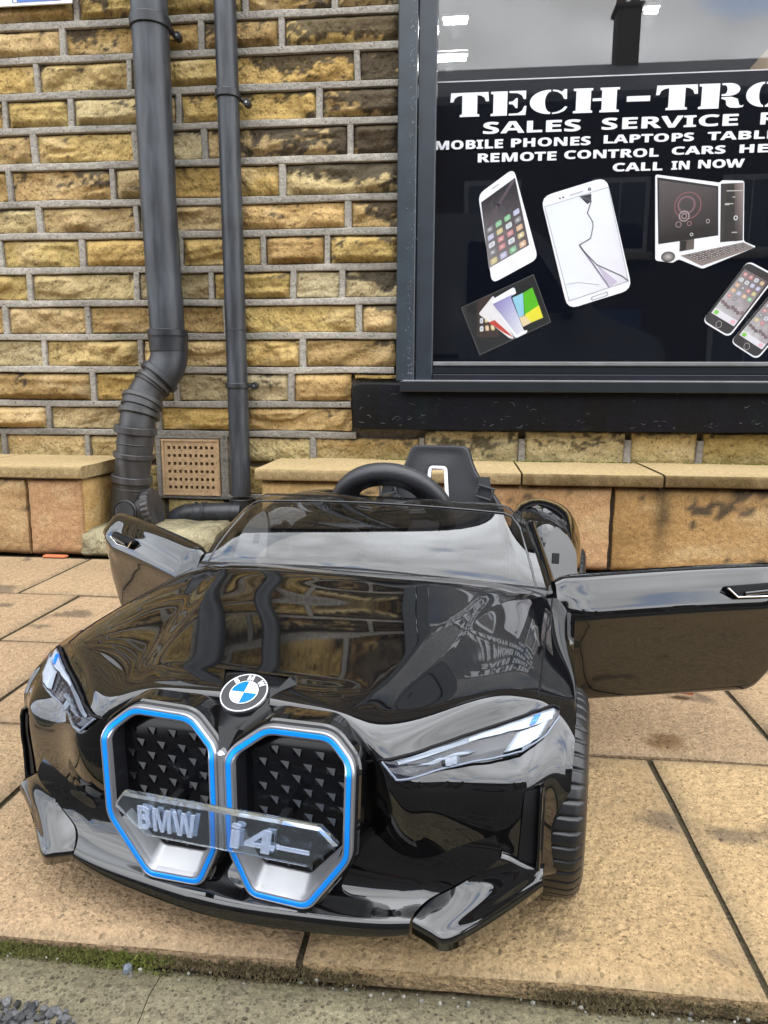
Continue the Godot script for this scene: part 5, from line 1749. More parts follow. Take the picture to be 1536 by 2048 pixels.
func terrace() -> void:
	for h in 5:
		var x := -8.2 + h * 5.0
		var o := base("terraced_house", Vector3(x, 0, 10.6))
		tag(o, ["house at the far left end of the dark terrace across the road", "second house from the left in the terrace across the road", "middle house of the terrace across the road with a tall chimney", "fourth house from the left in the terrace across the road", "house at the right end of the dark terrace across the road"][h], "house", "terraced houses across the road")
		var b := Buf.new()
		b.box(Vector3(0, 3.05, 2.5), Vector3(4.99, 6.1, 5.0), 0.0, Basis.IDENTITY, Color(0.06, 0.05, 0.036))
		build("wall", b, M.house_stone, o)
		b = Buf.new()
		var pr := PackedVector2Array([Vector2(-0.3, 6.10), Vector2(2.5, 7.70), Vector2(5.3, 6.10), Vector2(5.3, 5.95), Vector2(2.5, 7.55), Vector2(-0.3, 5.95)])
		b.prism(pr, -2.495, 2.495, 0.0, Transform3D(Basis(Vector3(0, 0, 1), Vector3(0, 1, 0), Vector3(-1, 0, 0)), Vector3.ZERO))
		b.prism(PackedVector2Array([Vector2(0, 6.1), Vector2(2.5, 7.55), Vector2(5, 6.1)]), -2.49, 2.49, 0.0, Transform3D(Basis(Vector3(0, 0, 1), Vector3(0, 1, 0), Vector3(-1, 0, 0)), Vector3.ZERO))
		var roof := build("roof", b, M.slate, o)
		b = Buf.new()
		var ch := 8.72 if h == 2 else 8.3
		b.box(Vector3(1.75, (ch + 6.0) / 2, 2.5), Vector3(0.5, ch - 6.0, 0.5), 0.02, Basis.IDENTITY, Color(0.08, 0.07, 0.055))
		b.box(Vector3(1.75, ch + 0.05, 2.5), Vector3(0.62, 0.1, 0.62), 0.02, Basis.IDENTITY, Color(0.08, 0.07, 0.055))
		build("chimney", b, M.house_stone, roof)
		for k in 2:
			b = Buf.new()
			b.lathe([Vector2(0.11, 0.0), Vector2(0.09, 0.4), Vector2(0.11, 0.42), Vector2(0.07, 0.42)], Transform3D(Basis.IDENTITY, Vector3(1.6 + k * 0.3, ch + 0.1, 2.5)), 12, Color(0.16, 0.09, 0.05))
			build("chimney_pot", b, M.house_stone, roof)
		for q in [[-1.2, 3.9, 1.0, 1.3], [1.3, 3.9, 1.0, 1.3], [-1.1, 1.3, 1.3, 1.4]]:
			b = Buf.new()
			b.box(Vector3(q[0], q[1], -0.01), Vector3(q[2] + 0.14, q[3] + 0.14, 0.08), 0.01, Basis.IDENTITY, Color(0.2, 0.2, 0.19))
			var w := build("window", b, M.frame_grey, o)
			b = Buf.new()
			b.box(Vector3(q[0] - q[2] * 0.25, q[1], -0.055), Vector3(q[2] * 0.46, q[3] * 0.95, 0.01))
			build("pane", b, M.dark_glass, w)
			b = Buf.new()
			b.box(Vector3(q[0] + q[2] * 0.25, q[1], -0.055), Vector3(q[2] * 0.46, q[3] * 0.95, 0.01))
			build("pane", b, M.dark_glass, w)
			b = Buf.new()
			b.box(Vector3(q[0], q[1] - q[3] / 2 - 0.14, -0.08), Vector3(q[2] + 0.3, 0.14, 0.2), 0.01, Basis.IDENTITY, Color(0.2, 0.18, 0.14))
			build("sill", b, M.house_stone, w)
		b = Buf.new()
		b.box(Vector3(1.4, 1.05, -0.02), Vector3(0.9, 2.1, 0.06), 0.01, Basis.IDENTITY, Color(0.1, 0.02, 0.02) if h % 2 else Color(0.02, 0.05, 0.1))
		var door := build("door", b, M.frame_grey, o)
		b = Buf.new()
		b.box(Vector3(1.72, 1.0, -0.07), Vector3(0.03, 0.12, 0.04), 0.008)
		build("handle", b, M.chrome, door)

func van() -> void:
	var o := base("panel_van", Vector3(-0.35, -0.05, 4.3))
	tag(o, "dark grey panel van parked across from the shop, reflected in its window", "van")
	var side := rounded(PackedVector2Array([Vector2(-2.6, 0.38), Vector2(2.52, 0.38), Vector2(2.6, 0.66), Vector2(2.55, 1.10), Vector2(1.85, 1.36), Vector2(1.20, 2.22), Vector2(0.72, 2.42), Vector2(-2.52, 2.46), Vector2(-2.6, 2.1)]), 0.18, 5)
	var b := Buf.new()
	b.prism(side, -0.9, 0.9, 0.04)
	build("body", b, M.van_paint, o)
	for sg in [-1.0, 1.0]:
		b = Buf.new()
		b.prism(rounded(PackedVector2Array([Vector2(0.42, 1.38), Vector2(1.62, 1.38), Vector2(1.12, 2.08), Vector2(0.42, 2.14)]), 0.06, 4), 0.0, 0.012, 0.0, Transform3D(Basis(Vector3(1, 0, 0), Vector3(0, 1, 0), Vector3(0, 0, sg)), Vector3(0, 0, sg * 0.9)))
		build("side_window", b, M.dark_glass, o)
		b = Buf.new()
		b.box(Vector3(-0.9, 0.92, sg * 0.905), Vector3(2.5, 0.05, 0.02), 0.008)
		build("rub_strip", b, M.dull_black, o)
		b = Buf.new()
		b.box(Vector3(1.5, 1.42, sg * 1.02), Vector3(0.12, 0.24, 0.2), 0.03)
		build("door_mirror", b, M.dull_black, o)
		for x in [-1.55, 1.6]:
			b = Buf.new()
			b.lathe([Vector2(0.0, -0.11), Vector2(0.29, -0.11), Vector2(0.33, -0.08), Vector2(0.33, 0.08), Vector2(0.29, 0.11), Vector2(0.0, 0.11)], Transform3D(Basis(Vector3.RIGHT, PI / 2), Vector3(x, 0.33, sg * 0.80)), 28)
			var wheel := build("wheel", b, M.tyre, o)
			b = Buf.new()
			b.lathe([Vector2(0.0, 0.02), Vector2(0.19, 0.0), Vector2(0.2, -0.02)], Transform3D(Basis(Vector3.RIGHT, PI / 2 * sg), Vector3(x, 0.33, sg * 0.905)), 24)
			build("hub", b, M.silver, wheel)
	b = Buf.new()
	b.quad(Vector3(1.80, 1.43, -0.78), Vector3(1.80, 1.43, 0.78), Vector3(1.26, 2.14, 0.72), Vector3(1.26, 2.14, -0.72))
	build("windscreen", b, M.dark_glass, o, Transform3D(Basis.IDENTITY, Vector3(0.03, 0.02, 0)))
# ------------------------------------------------------------------ ride-on car; x is its left-hand side in the picture's right, y up, z forward
var SH := []      # body surface points near the front, for fitting lamps and trims
var ROWS := [
	[0, .250, -.475, .06, .250, -.475, .12, .249, -.475, .18, .247, -.478, .23, .243, -.480, .262, .236, -.480, .283, .222, -.480, .298, .195, -.480, .303, .150, -.480],
	[0, .2665, -.385, .06, .2660, -.388, .12, .2650, -.394, .18, .2615, -.404, .23, .2550, -.416, .262, .2465, -.422, .282, .2330, -.424, .298, .203, -.424, .304, .160, -.424],
	[0, .2590, -.320, .06, .2590, -.320, .12, .2585, -.323, .18, .2565, -.328, .23, .2530, -.335, .262, .2455, -.340, .284, .2310, -.344, .300, .205, -.344, .305, .170, -.344],
	[0, .2500, -.245, .06, .2500, -.245, .12, .2500, -.246, .18, .2490, -.249, .23, .2480, -.253, .262, .2415, -.256, .285, .2290, -.257, .301, .216, -.257, .3055, .203, -.257],
	[0, .2410, -.175, .06, .2410, -.175, .12, .2410, -.176, .18, .2410, -.179, .23, .2420, -.185, .262, .2365, -.190, .285, .2255, -.194, .301, .217, -.195, .3060, .2125, -.195],
	[0, .2335, -.112, .06, .2335, -.111, .12, .2330, -.108, .175, .2330, -.106, .22, .2350, -.116, .254, .2325, -.139, .280, .2225, -.156, .300, .213, -.158, .3060, .206, -.150],
	[0, .2310, -.078, .06, .2312, -.076, .115, .2295, -.068, .165, .2230, -.060, .21, .2255, -.088, .250, .2260, -.118, .278, .2200, -.141, .298, .2085, -.144, .3060, .199, -.134],
	[0, .2265, -.050, .055, .2272, -.045, .108, .2225, -.038, .150, .2065, -.029, .20, .2080, -.068, .245, .2125, -.104, .276, .2145, -.130, .297, .203, -.130, .3060, .190, -.116],
	[0, .2000, -.056, .055, .2000, -.055, .105, .1960, -.048, .155, .1880, -.018, .20, .1880, -.048, .243, .1900, -.073, .274, .1930, -.096, .296, .188, -.110, .3055, .178, -.104],
	[0, .1720, -.056, .055, .1720, -.055, .108, .1710, -.048, .158, .1700, -.016, .20, .1700, -.0360, .243, .1720, -.053, .272, .1740, -.068, .292, .170, -.090, .3050, .168, -.099],
	[0, .1250, -.056, .055, .1250, -.055, .110, .1250, -.050, .160, .1250, -.028, .20, .1250, -.0400, .243, .1260, -.053, .272, .1260, -.066, .291, .124, -.086, .3040, .122, -.097],
	[0, .0850, -.056, .055, .0850, -.055, .112, .0850, -.050, .160, .0850, -.044, .20, .0880, -.047, .243, .0930, -.055, .272, .0900, -.066, .290, .086, -.084, .3030, .084, -.096],
	[0, .0600, -.060, .055, .0600, -.060, .112, .0600, -.055, .160, .0600, -.055, .20, .0620, -.056, .243, .0700, -.062, .272, .0760, -.070, .289, .074, -.084, .3020, .072, -.095],
	[0, .0480, -.080, .055, .0480, -.080, .112, .0480, -.080, .160, .0500, -.080, .20, .0520, -.080, .243, .0580, -.080, .268, .0660, -.084, .284, .066, -.094, .2980, .064, -.104]]

func crease(p: Vector3) -> float:  # raised middle of the bonnet, with a crisp edge
	var t := clampf((p.z + 0.42) / 0.37, 0.0, 1.0)
	var edge := lerpf(0.212, 0.122, t)
	var a := absf(p.x)
	var amp := 0.0028 * smoothstep(-0.43, -0.36, p.z) * smoothstep(-0.045, -0.085, p.z)
	return amp * (1.0 - smoothstep(edge - 0.014, edge + 0.014, a))

func fit(x: float, y: float) -> float:  # forward position of the front skin at x, y
	var bw := 0.0
	var bz := 0.0
	var ax := absf(x)
	for p in SH:
		var dx: float = p.x - ax
		if absf(dx) > 0.012: continue
		var dy: float = p.y - y
		if absf(dy) > 0.012: continue
		var w: float = 1.0 / pow(dx * dx + dy * dy + 1e-7, 1.6)
		bw += w; bz += w * p.z
	return bz / bw if bw > 0.0 else -0.05

func lamp_point(a: float, t: float, off: float) -> Vector3:  # a: 0 inner .. 1 outer, t: 0 upper edge .. 1 lower edge
	var top := [Vector2(.1455, .1985), Vector2(.176, .2015), Vector2(.208, .2055), Vector2(.240, .2100), Vector2(.266, .2135), Vector2(.284, .2150), Vector2(.2905, .2120)]
	var bot := [Vector2(.1600, .1855), Vector2(.184, .1875), Vector2(.210, .1890), Vector2(.236, .1905), Vector2(.260, .1930), Vector2(.280, .1990), Vector2(.2905, .2080)]
	var f := clampf(a, 0.0, 1.0) * 6.0
	var k := mini(int(f), 5)
	var p: Vector2 = top[k].lerp(top[k + 1], f - k)
	var q: Vector2 = bot[k].lerp(bot[k + 1], f - k)
	var r := p.lerp(q, t)
	return Vector3(r.x, r.y + off * 0.5, fit(r.x, r.y) + off)

func lamp_patch(b: Buf, sg: float, a0: float, a1: float, t0a: float, t0b: float, t1a: float, t1b: float, off: float, dome := 0.0, nx := 22, ny := 6) -> void:
	var rows := []
	for r in ny + 1:
		var v := r / float(ny)
		var row := []
		for k in nx + 1:
			var u := k / float(nx)
			var t := lerpf(lerpf(t0a, t0b, u), lerpf(t1a, t1b, u), v)
			var d := off
			if dome > 0.0:
				d = off + dome * minf(1.0, 6.0 * minf(minf(u, 1.0 - u) * 3.0, minf(v, 1.0 - v)))
			var p := lamp_point(lerpf(a0, a1, u), t, d)
			row.append(Vector3(p.x * sg, p.y, p.z))
		rows.append(row)
	b.grid(rows, false, [], sg < 0.0)

func lamp_solid(b: Buf, sg: float, a0: float, a1: float, t0: float, t1: float, o0: float, o1: float, slant := 0.0) -> void:
	var rows := []
	for q in [[0.0, 0.0, o0], [0.0, 0.0, o1 * 0.9], [0.06, 0.08, o1], [0.94, 0.92, o1], [1.0, 1.0, o1 * 0.9], [1.0, 1.0, o0]]:
		var row := []
		for k in 13:
			var u := k / 12.0
			var p := lamp_point(lerpf(a0, a1, u) + slant * (q[1] - 0.5), lerpf(t0, t1, q[1]), q[2] * (1.0 if k > 0 and k < 12 else 0.4))
			row.append(Vector3(p.x * sg, p.y, p.z))
		rows.append(row)
	b.grid(rows, false, [], sg < 0.0)

const OCT := [[.100, .2215], [.038, .2205], [.0045, .197], [.0045, .103], [.025, .0585], [.083, .0570], [.123, .114], [.1255, .201]]

func oct_ring(sg: float, inset: float, l: float, lift := 0.0, down := 0.0) -> Array:  # rounded octagon, inset in metres, at forward position l
	var p := PackedVector2Array()
	for q in OCT: p.append(Vector2(q[0], q[1]))
	var r := rounded(p, 0.010, 5)
	var n := r.size()
	var out := []
	for k in n:
		var a := r[(k - 1 + n) % n]
		var d := r[(k + 1) % n]
		var t := (d - a).normalized()
		var nn := Vector2(-t.y, t.x)
		var c := Vector2(0.064, 0.14)
		if nn.dot(c - r[k]) < 0.0: nn = -nn
		var q := r[k] + nn * inset
		if down > 0.0 and q.y < 0.12:
			q.y += down * smoothstep(0.12, 0.06, r[k].y)
		var lean := -0.016 * smoothstep(0.185, 0.225, r[k].y) - 0.012 * smoothstep(0.08, 0.05, r[k].y) * 0.0
		out.append(Vector3(q.x * sg, q.y + lift, l + lean))
	if sg < 0.0: out.reverse()
	return out

func loops(rings: Array) -> Buf:
	var b := Buf.new()
	for k in rings.size() - 1:
		b.grid([rings[k], rings[k + 1]], true, [])
	return b

func grille(car: Node3D, sg: float, label: String) -> void:
	var fr := build("grille", loops([oct_ring(sg, -0.0010, -0.006), oct_ring(sg, -0.0010, 0.0), oct_ring(sg, -0.0004, 0.0014), oct_ring(sg, 0.0008, 0.0016), oct_ring(sg, 0.0013, 0.0010)]), M.silver, car)
	fr.set_meta("label", label)
	build("blue_trim", loops([oct_ring(sg, 0.0013, 0.0008), oct_ring(sg, 0.0018, 0.0020), oct_ring(sg, 0.0054, 0.0022), oct_ring(sg, 0.0059, 0.0008)]), M.blue_trim, fr)
	build("inner_frame", loops([oct_ring(sg, 0.0059, 0.0009), oct_ring(sg, 0.0076, 0.0006), oct_ring(sg, 0.0086, -0.004, 0.0, 0.001)]), M.silver, fr)
	var w0 := oct_ring(sg, 0.0086, -0.004, 0.0, 0.001)
	var w1 := oct_ring(sg, 0.0098, -0.020, 0.0, 0.010)
	var w2 := oct_ring(sg, 0.0102, -0.026, 0.0, 0.010)
	var tray := Buf.new()
	var side := Buf.new()
	for k in w0.size():
		var k2 := (k + 1) % w0.size()
		var t: Buf = tray if w0[k].y < 0.113 and w0[k2].y < 0.113 else side
		t.quad(w0[k], w0[k2], w1[k2], w1[k])
		t.quad(w1[k], w1[k2], w2[k2], w2[k])
	build("tray", tray, M.tray_silver, fr)
	build("inner_wall", side, M.satin_black, fr)
	var pin := PackedVector2Array()
	for p in oct_ring(sg, 0.0075, -0.0215, 0.0, 0.006): pin.append(Vector2(p.x, p.y))
	var y0 := INF
	var y1 := -INF
	for p in pin:
		y0 = minf(y0, p.y); y1 = maxf(y1, p.y)
	var prow := []
	for r in 31:
		var y := lerpf(y0 + 0.0001, y1 - 0.0001, r / 30.0)
		var xa := INF
		var xb := -INF
		for k in pin.size():
			var p := pin[k]
			var q := pin[(k + 1) % pin.size()]
			if (p.y - y) * (q.y - y) <= 0.0 and absf(p.y - q.y) > 1e-9:
				var x := lerpf(p.x, q.x, (y - p.y) / (q.y - p.y))
				xa = minf(xa, x); xb = maxf(xb, x)
		var z := -0.0215 - 0.016 * smoothstep(0.185, 0.225, y)
		prow.append([Vector3(xa, y, z), Vector3(lerpf(xa, xb, 0.5), y, z), Vector3(xb, y, z)])
	var b := Buf.new()
	b.grid(prow)
	build("grille_plate", b, M.plate_black, fr)
	# wedge shaped studs
	b = Buf.new()
	var w := 0.0046
	var h := 0.0034
	var t := 0.0042
	b.quad(Vector3(-w, -h, 0), Vector3(w, -h, 0), Vector3(w * 0.2 * 0 + w, -h * 0.6, t), Vector3(-w * 0.3, -h * 0.6, t * 0.4))
	b.tri(Vector3(-w, -h, 0), Vector3(w, -h * 0.6, t), Vector3(-w, h, 0))
	b.tri(Vector3(w, -h * 0.6, t), Vector3(w, h, 0), Vector3(-w, h, 0))
	b.tri(Vector3(w, -h, 0), Vector3(w, h, 0), Vector3(w, -h * 0.6, t))
	b.tri(Vector3(-w, -h, 0), Vector3(w, -h, 0), Vector3(w, -h * 0.6, t))
	var sm := b.mesh(M.plate_black)
	var poly_in := PackedVector2Array()
	for p in oct_ring(sg, 0.0155, -0.02): poly_in.append(Vector2(p.x, p.y))
	for r in 12:
		var y := 0.0725 + r * 0.0122
		for k in 7:
			var x := 0.064 + (k - 3) * 0.0222 + (0.0111 if r % 2 else 0.0)
			if Geometry2D.is_point_in_polygon(Vector2(x * sg, y), poly_in):
				put("stud", sm, fr, Transform3D(Basis.IDENTITY, Vector3(x * sg, y, -0.0217 - 0.016 * smoothstep(0.185, 0.225, y))))

func glass_bar(car: Node3D) -> void:  # clear plastic name plate across the grilles
	var P := PackedVector2Array([Vector2(-.0865, .1575), Vector2(.104, .1575), Vector2(.1195, .1435), Vector2(.092, .1180), Vector2(-.0675, .1180), Vector2(-.0970, .1435)])
	var b := Buf.new()
	b.prism(P, 0.0185, 0.0255, 0.0022)
	var bar := build("clear_name_plate", b, M.acrylic, car)
	bar.set_meta("label", "clear plastic name plate fixed across both grilles")
	for t in [["BMW", -.070, -.012, .1270, .1490], ["i4", .022, .064, .1255, .1490]]:
		var tm := TextMesh.new()
		var f := SystemFont.new()
		f.font_names = PackedStringArray(["Droid Sans"])
		f.font_weight = 700
		tm.font = f; tm.text = t[0]; tm.font_size = 64; tm.pixel_size = 0.01; tm.depth = 0.02; tm.curve_step = 2.0
		var bx := tm.get_aabb()
		var sx: float = (t[2] - t[1]) / bx.size.x
		var sy: float = (t[4] - t[3]) / bx.size.y
		for k in 2:
			var shear := Basis(Vector3(sx, 0, 0), Vector3(sy * (0.15 if t[0] == "i4" else 0.0), sy, 0), Vector3(0, 0, 0.08))
			put("raised_lettering", tm, bar, Transform3D(shear, Vector3(t[1] - bx.position.x * sx + k * 0.0015, t[3] - bx.position.y * sy - k * 0.0018, 0.0262 if k == 0 else 0.0172)), M.etched)
	b = Buf.new()
	b.box(Vector3(0.080, 0.1335, 0.0262), Vector3(0.030, 0.0035, 0.0012))
	build("raised_lettering", b, M.etched, bar)
	b = Buf.new()
	for x in [-0.052, 0.058]:
		b = Buf.new()
		b.box(Vector3(x, 0.138, 0.0), Vector3(0.008, 0.010, 0.036), 0.001)
		build("stay", b, M.dull_black, bar)

func badge(car: Node3D) -> void:
	# raised wedge between bonnet and grilles
	var b := Buf.new()
	var tl := Vector3(-0.035, 0.2412, -0.078)
	var bl := Vector3(-0.010, 0.2130, -0.0165)
	var lo := Vector3(-0.0035, 0.195, -0.0055)
	var back := Vector3(-0.034, 0.2330, -0.102)
	var ol := Vector3(-0.052, 0.2240, -0.080)
	var om := Vector3(-0.026, 0.2020, -0.032)
	var ob := Vector3(-0.0065, 0.190, -0.020)
	var m := Vector3(-1, 1, 1)
	var face := []
	var nn := Vector3(0, 0.907, 0.421)
	for r in 9:
		var v := r / 8.0
		var row := []
		for k in 9:
			var u := k / 8.0
			var p := bl.lerp(tl, v).lerp((bl * m).lerp(tl * m, v), u)
			row.append(p + nn * 0.0022 * (4.0 * u * (1.0 - u) - 0.55) * v - nn * 0.0015 * smoothstep(0.85, 1.0, v))
		face.append(row)
	b.grid(face)
	b.quad(lo, lo * m, bl * m, bl)
	b.quad(om, bl, tl, ol); b.quad(bl * m, om * m, ol * m, tl * m)
	b.quad(ob, lo, bl, om); b.quad(lo * m, ob * m, om * m, bl * m)
	b.quad(tl, tl * m, back * m, back)
	b.tri(ol, tl, back); b.tri(tl * m, ol * m, back * m)
	build("badge_plinth", b, M.plate_black, car)
	# roundel
	var n := Vector3(0, 0.907, 0.421).normalized()
	var u := Vector3.RIGHT
	var v := n.cross(u)
	if v.y < 0.0: v = -v
	var xf := Transform3D(Basis(u, v, n), Vector3(0, 0.2296, -0.0510))
	b = Buf.new()
	var rot := xf * Transform3D(Basis(Vector3.RIGHT, PI / 2), Vector3.ZERO)
	b.lathe([Vector2(0.0, 0.0035), Vector2(0.0228, 0.0035), Vector2(0.0238, 0.002), Vector2(0.0238, -0.0005)], rot, 48)
	var rd := build("roundel", b, M.badge_black, car)
	b = Buf.new()
	b.lathe([Vector2(0.0220, 0.0036), Vector2(0.0220, 0.0042), Vector2(0.0229, 0.0042), Vector2(0.0231, 0.0034)], rot, 48)
	b.lathe([Vector2(0.0133, 0.0036), Vector2(0.0133, 0.0044), Vector2(0.0140, 0.0044), Vector2(0.0140, 0.0036)], rot, 48)
	build("ring", b, M.badge_white, rd)
	for q in 4:
		b = Buf.new()
		var arc := [Vector2.ZERO]
		for k in 9:
			var a := PI / 2 * q + PI / 2 * k / 8.0
			arc.append(Vector2(cos(a), sin(a)) * 0.0134)
		b.prism(PackedVector2Array(arc), 0.0034, 0.0040, 0.0, xf)
		build("quadrant", b, M.badge_white if q % 2 == 0 else M.badge_blue, rd)
	var i := 0
	for ch in ["B", "M", "W"]:
		var tm := TextMesh.new()
		var f := SystemFont.new()
		f.font_names = PackedStringArray(["Droid Sans"])
		f.font_weight = 700
		tm.font = f; tm.text = ch; tm.font_size = 64; tm.pixel_size = 0.01; tm.depth = 0.02; tm.curve_step = 2.0
		var bx := tm.get_aabb()
		var s := 0.0060 / bx.size.y
		var ang: float = [0.80, 0.0, -0.80][i]
		var bs := Basis(Vector3.BACK, ang)
		var c := bs * Vector3(0, 0.0180, 0)
		var lx := Transform3D(bs * Basis.from_scale(Vector3(s, s, 0.03)), c - bs * (bx.get_center() * Vector3(s, s, 0)) + Vector3(0, 0, 0.0040))
		put("letter", tm, rd, xf * lx, M.badge_white)
		i += 1

func splitter(car: Node3D) -> void:
	# lower front piece: upright panel, scoop and front lip, in one moulding that narrows towards the lip
	var rowdef := [[.1300, -.0500, .2390], [.1285, -.0430, .2395], [.1080, -.0365, .2465], [.0870, -.0320, .2240], [.0720, -.0260, .2040], [.0630, -.0190, .1880], [.0575, -.0090, .1780], [.0545, -.0015, .1745], [.0530, .0005, .1742], [.0505, .0018, .1740], [.0375, .0012, .1738], [.0350, -.0020, .1735], [.0360, -.0500, .1730]]
	var NS := 60
	var rows := []
	for j in rowdef.size():
		var q: Array = rowdef[j]
		var front: float = smoothstep(0.115, 0.058, q[0])
		var row := []
		for k in NS + 1:
			var u := k / float(NS) * 2.0 - 1.0
			var s: float = q[2] * u
			var a := absf(s)
			var e := a / 0.1745
			var dl := front * (0.0095 * exp(-pow(a / 0.085, 2.0)) - 0.0105 * pow(minf(e, 1.05), 4.0)) if q[1] > -0.04 else 0.0
			var dh := front * (0.0085 if q[0] < 0.045 else 0.004) * pow(minf(e, 1.05), 4.0)
			# the upright panel follows the bumper round
			var back := (1.0 - front) * (-0.011 * pow(a / 0.245, 3.0))
			row.append(Vector3(s, q[0] + dh - 0.001 * (1.0 - front) * smoothstep(0.15, 0.24, a) * 0.0, q[1] + dl + back))
		rows.append(row)
	var b := Buf.new()
	var sm := []
	var body: Array = rows.slice(1, 12)
	var tr := knots(body)
	var fr := fine(tr, 5)
	var cols := []
	for c in transpose(body): cols.append(spline(tr, c, fr))
	sm.append(rows[0])
	sm.append_array(transpose(cols))
	sm.append(rows[12])
	b.grid(sm, false, [], true)
	var ends := []
	for side in [0, NS]:
		var e := []
		for r in sm: e.append([r[side], r[side] + Vector3(0, 0, -0.02)])
		b.grid(e, false, [], side == 0)
	build("front_lip", b, M.gloss_black, car)
	for sg in [1.0, -1.0]:
		var A := vecs([.2480, .1085, -.0490, .256, .1050, -.0530, .266, .0990, -.0590, .276, .0930, -.0640, .285, .0880, -.0740])
		var B := vecs([.2255, .0890, -.0440, .240, .0860, -.0450, .256, .0820, -.0470, .271, .0830, -.0570, .2842, .0860, -.0660])
		var C := vecs([.2055, .0750, -.0380, .221, .0690, -.0260, .243, .0690, -.0370, .264, .0755, -.0520, .2838, .0850, -.0630])
		var D := vecs([.1895, .0665, -.0310, .206, .0600, -.0140, .233, .0605, -.0270, .259, .0700, -.0470, .2836, .0845, -.0620])
		var E := vecs([.1765, .0580, -.0125, .196, .0545, -.0062, .2135, .0540, -.0090, .249, .0620, -.0400, .2834, .0835, -.0610])
		var E2 := vecs([.1762, .0565, -.0100, .197, .0525, -.0050, .2150, .0520, -.0080, .251, .0595, -.0400, .2850, .0805, -.0610])
		var F := vecs([.1762, .0465, -.0100, .197, .0415, -.0055, .2140, .0410, -.0085, .250, .0470, -.0420, .2850, .0710, -.0630])
		var G := vecs([.1762, .0465, -.0500, .197, .0425, -.0500, .2140, .0420, -.0500, .245, .0480, -.0700, .2750, .0700, -.0900])
		var ins := []
		for q in [A, B, C, D, E, E2, F, G]:
			var tt := PackedFloat32Array([0, 1, 2, 3, 4])
			var r := []
			for p in spline(tt, q, fine(tt, 10)): r.append(p * Vector3(sg, 1, 1))
			ins.append(r)
		var top: Array = ins.slice(0, 5)
		var tk := knots(top)
		var fk := fine(tk, 6)
		var tc := []
		for c in transpose(top): tc.append(spline(tk, c, fk))
		var first := []
		for p in ins[0]: first.append(p + Vector3(0, 0.002, -0.012))
		var rws := [first]
		rws.append_array(transpose(tc))
		rws.append_array(ins.slice(5, 8))
		b = Buf.new()
		b.grid(rws, false, [], sg > 0.0)
		var e := []
		for r in rws: e.append([r[0], r[0] + Vector3(0, 0, -0.02)])
		b.grid(e, false, [], sg < 0.0)
		build("corner_winglet", b, M.gloss_black, car)

func lamps(car: Node3D) -> void:
	for sg in [1.0, -1.0]:
		var b := Buf.new()
		lamp_patch(b, sg, 0.0, 1.0, 0.0, 0.0, 1.0, 1.0, 0.0018, 0.0, 40, 8)
		var hl := build("headlight", b, M.lamp_black, car)
		hl.set_meta("label", "narrow clear headlight %s the grilles" % ("right of" if sg > 0 else "left of"))
		b = Buf.new()
		lamp_patch(b, sg, 0.06, 0.92, 0.06, 0.05, 0.26, 0.30, 0.0040, 0.0, 30, 5)
		build("reflector", b, M.lamp_pale, hl)
		b = Buf.new()
		lamp_patch(b, sg, 0.36, 0.88, 0.08, 0.12, 0.22, 0.48, 0.0048, 0.0, 24, 5)
		build("reflector", b, M.lamp_white, hl)
		b = Buf.new()
		lamp_solid(b, sg, 0.58, 0.82, 0.44, 0.92, 0.002, 0.0085, -0.05)
		build("lens_block", b, M.lamp_white, hl)
		b = Buf.new()
		lamp_solid(b, sg, 0.14, 0.38, 0.52, 0.68, 0.002, 0.006, 0.05)
		build("light_strip", b, M.lamp_pale, hl)
		b = Buf.new()
		lamp_solid(b, sg, 0.25, 0.32, 0.62, 0.97, 0.002, 0.007)
		lamp_solid(b, sg, 0.66, 0.73, 0.82, 0.99, 0.002, 0.007)
		build("clip", b, M.lamp_pale, hl)
		b = Buf.new()
		lamp_solid(b, sg, 0.68, 0.735, 0.08, 0.34, 0.003, 0.0075, -0.02)
		build("blue_accent", b, M.lamp_blue, hl)
		b = Buf.new()
		lamp_patch(b, sg, 0.0, 1.0, 0.0, 0.0, 1.0, 1.0, 0.0022, 0.0095, 60, 20)
		build("lens", b, M.lens, hl)
		b = Buf.new()
		var path := []
		for k in 31: path.append(lamp_point(k / 30.0, 1.0, 0.0045) * Vector3(sg, 1, 1))
		b.tube(path, 0.0012, 6)
		path = []
		for k in 7: path.append(lamp_point(0.0, 1.0 - k / 6.0, 0.0045) * Vector3(sg, 1, 1))
		b.tube(path, 0.0012, 6)
		build("lens_edge", b, M.lamp_pale, hl)
		# dark gap line along the upper edge, running to the grille
		b = Buf.new()
		path = [Vector3(0.128 * sg, 0.1935, -0.026), Vector3(0.137 * sg, 0.1965, -0.026)]
		for k in 31: path.append((lamp_point(k / 30.0, 0.0, 0.0012) + Vector3(0, 0.0018, 0)) * Vector3(sg, 1, 1))
		b.tube(path, 0.0015, 6)
		build("panel_gap", b, M.dull_black, car)

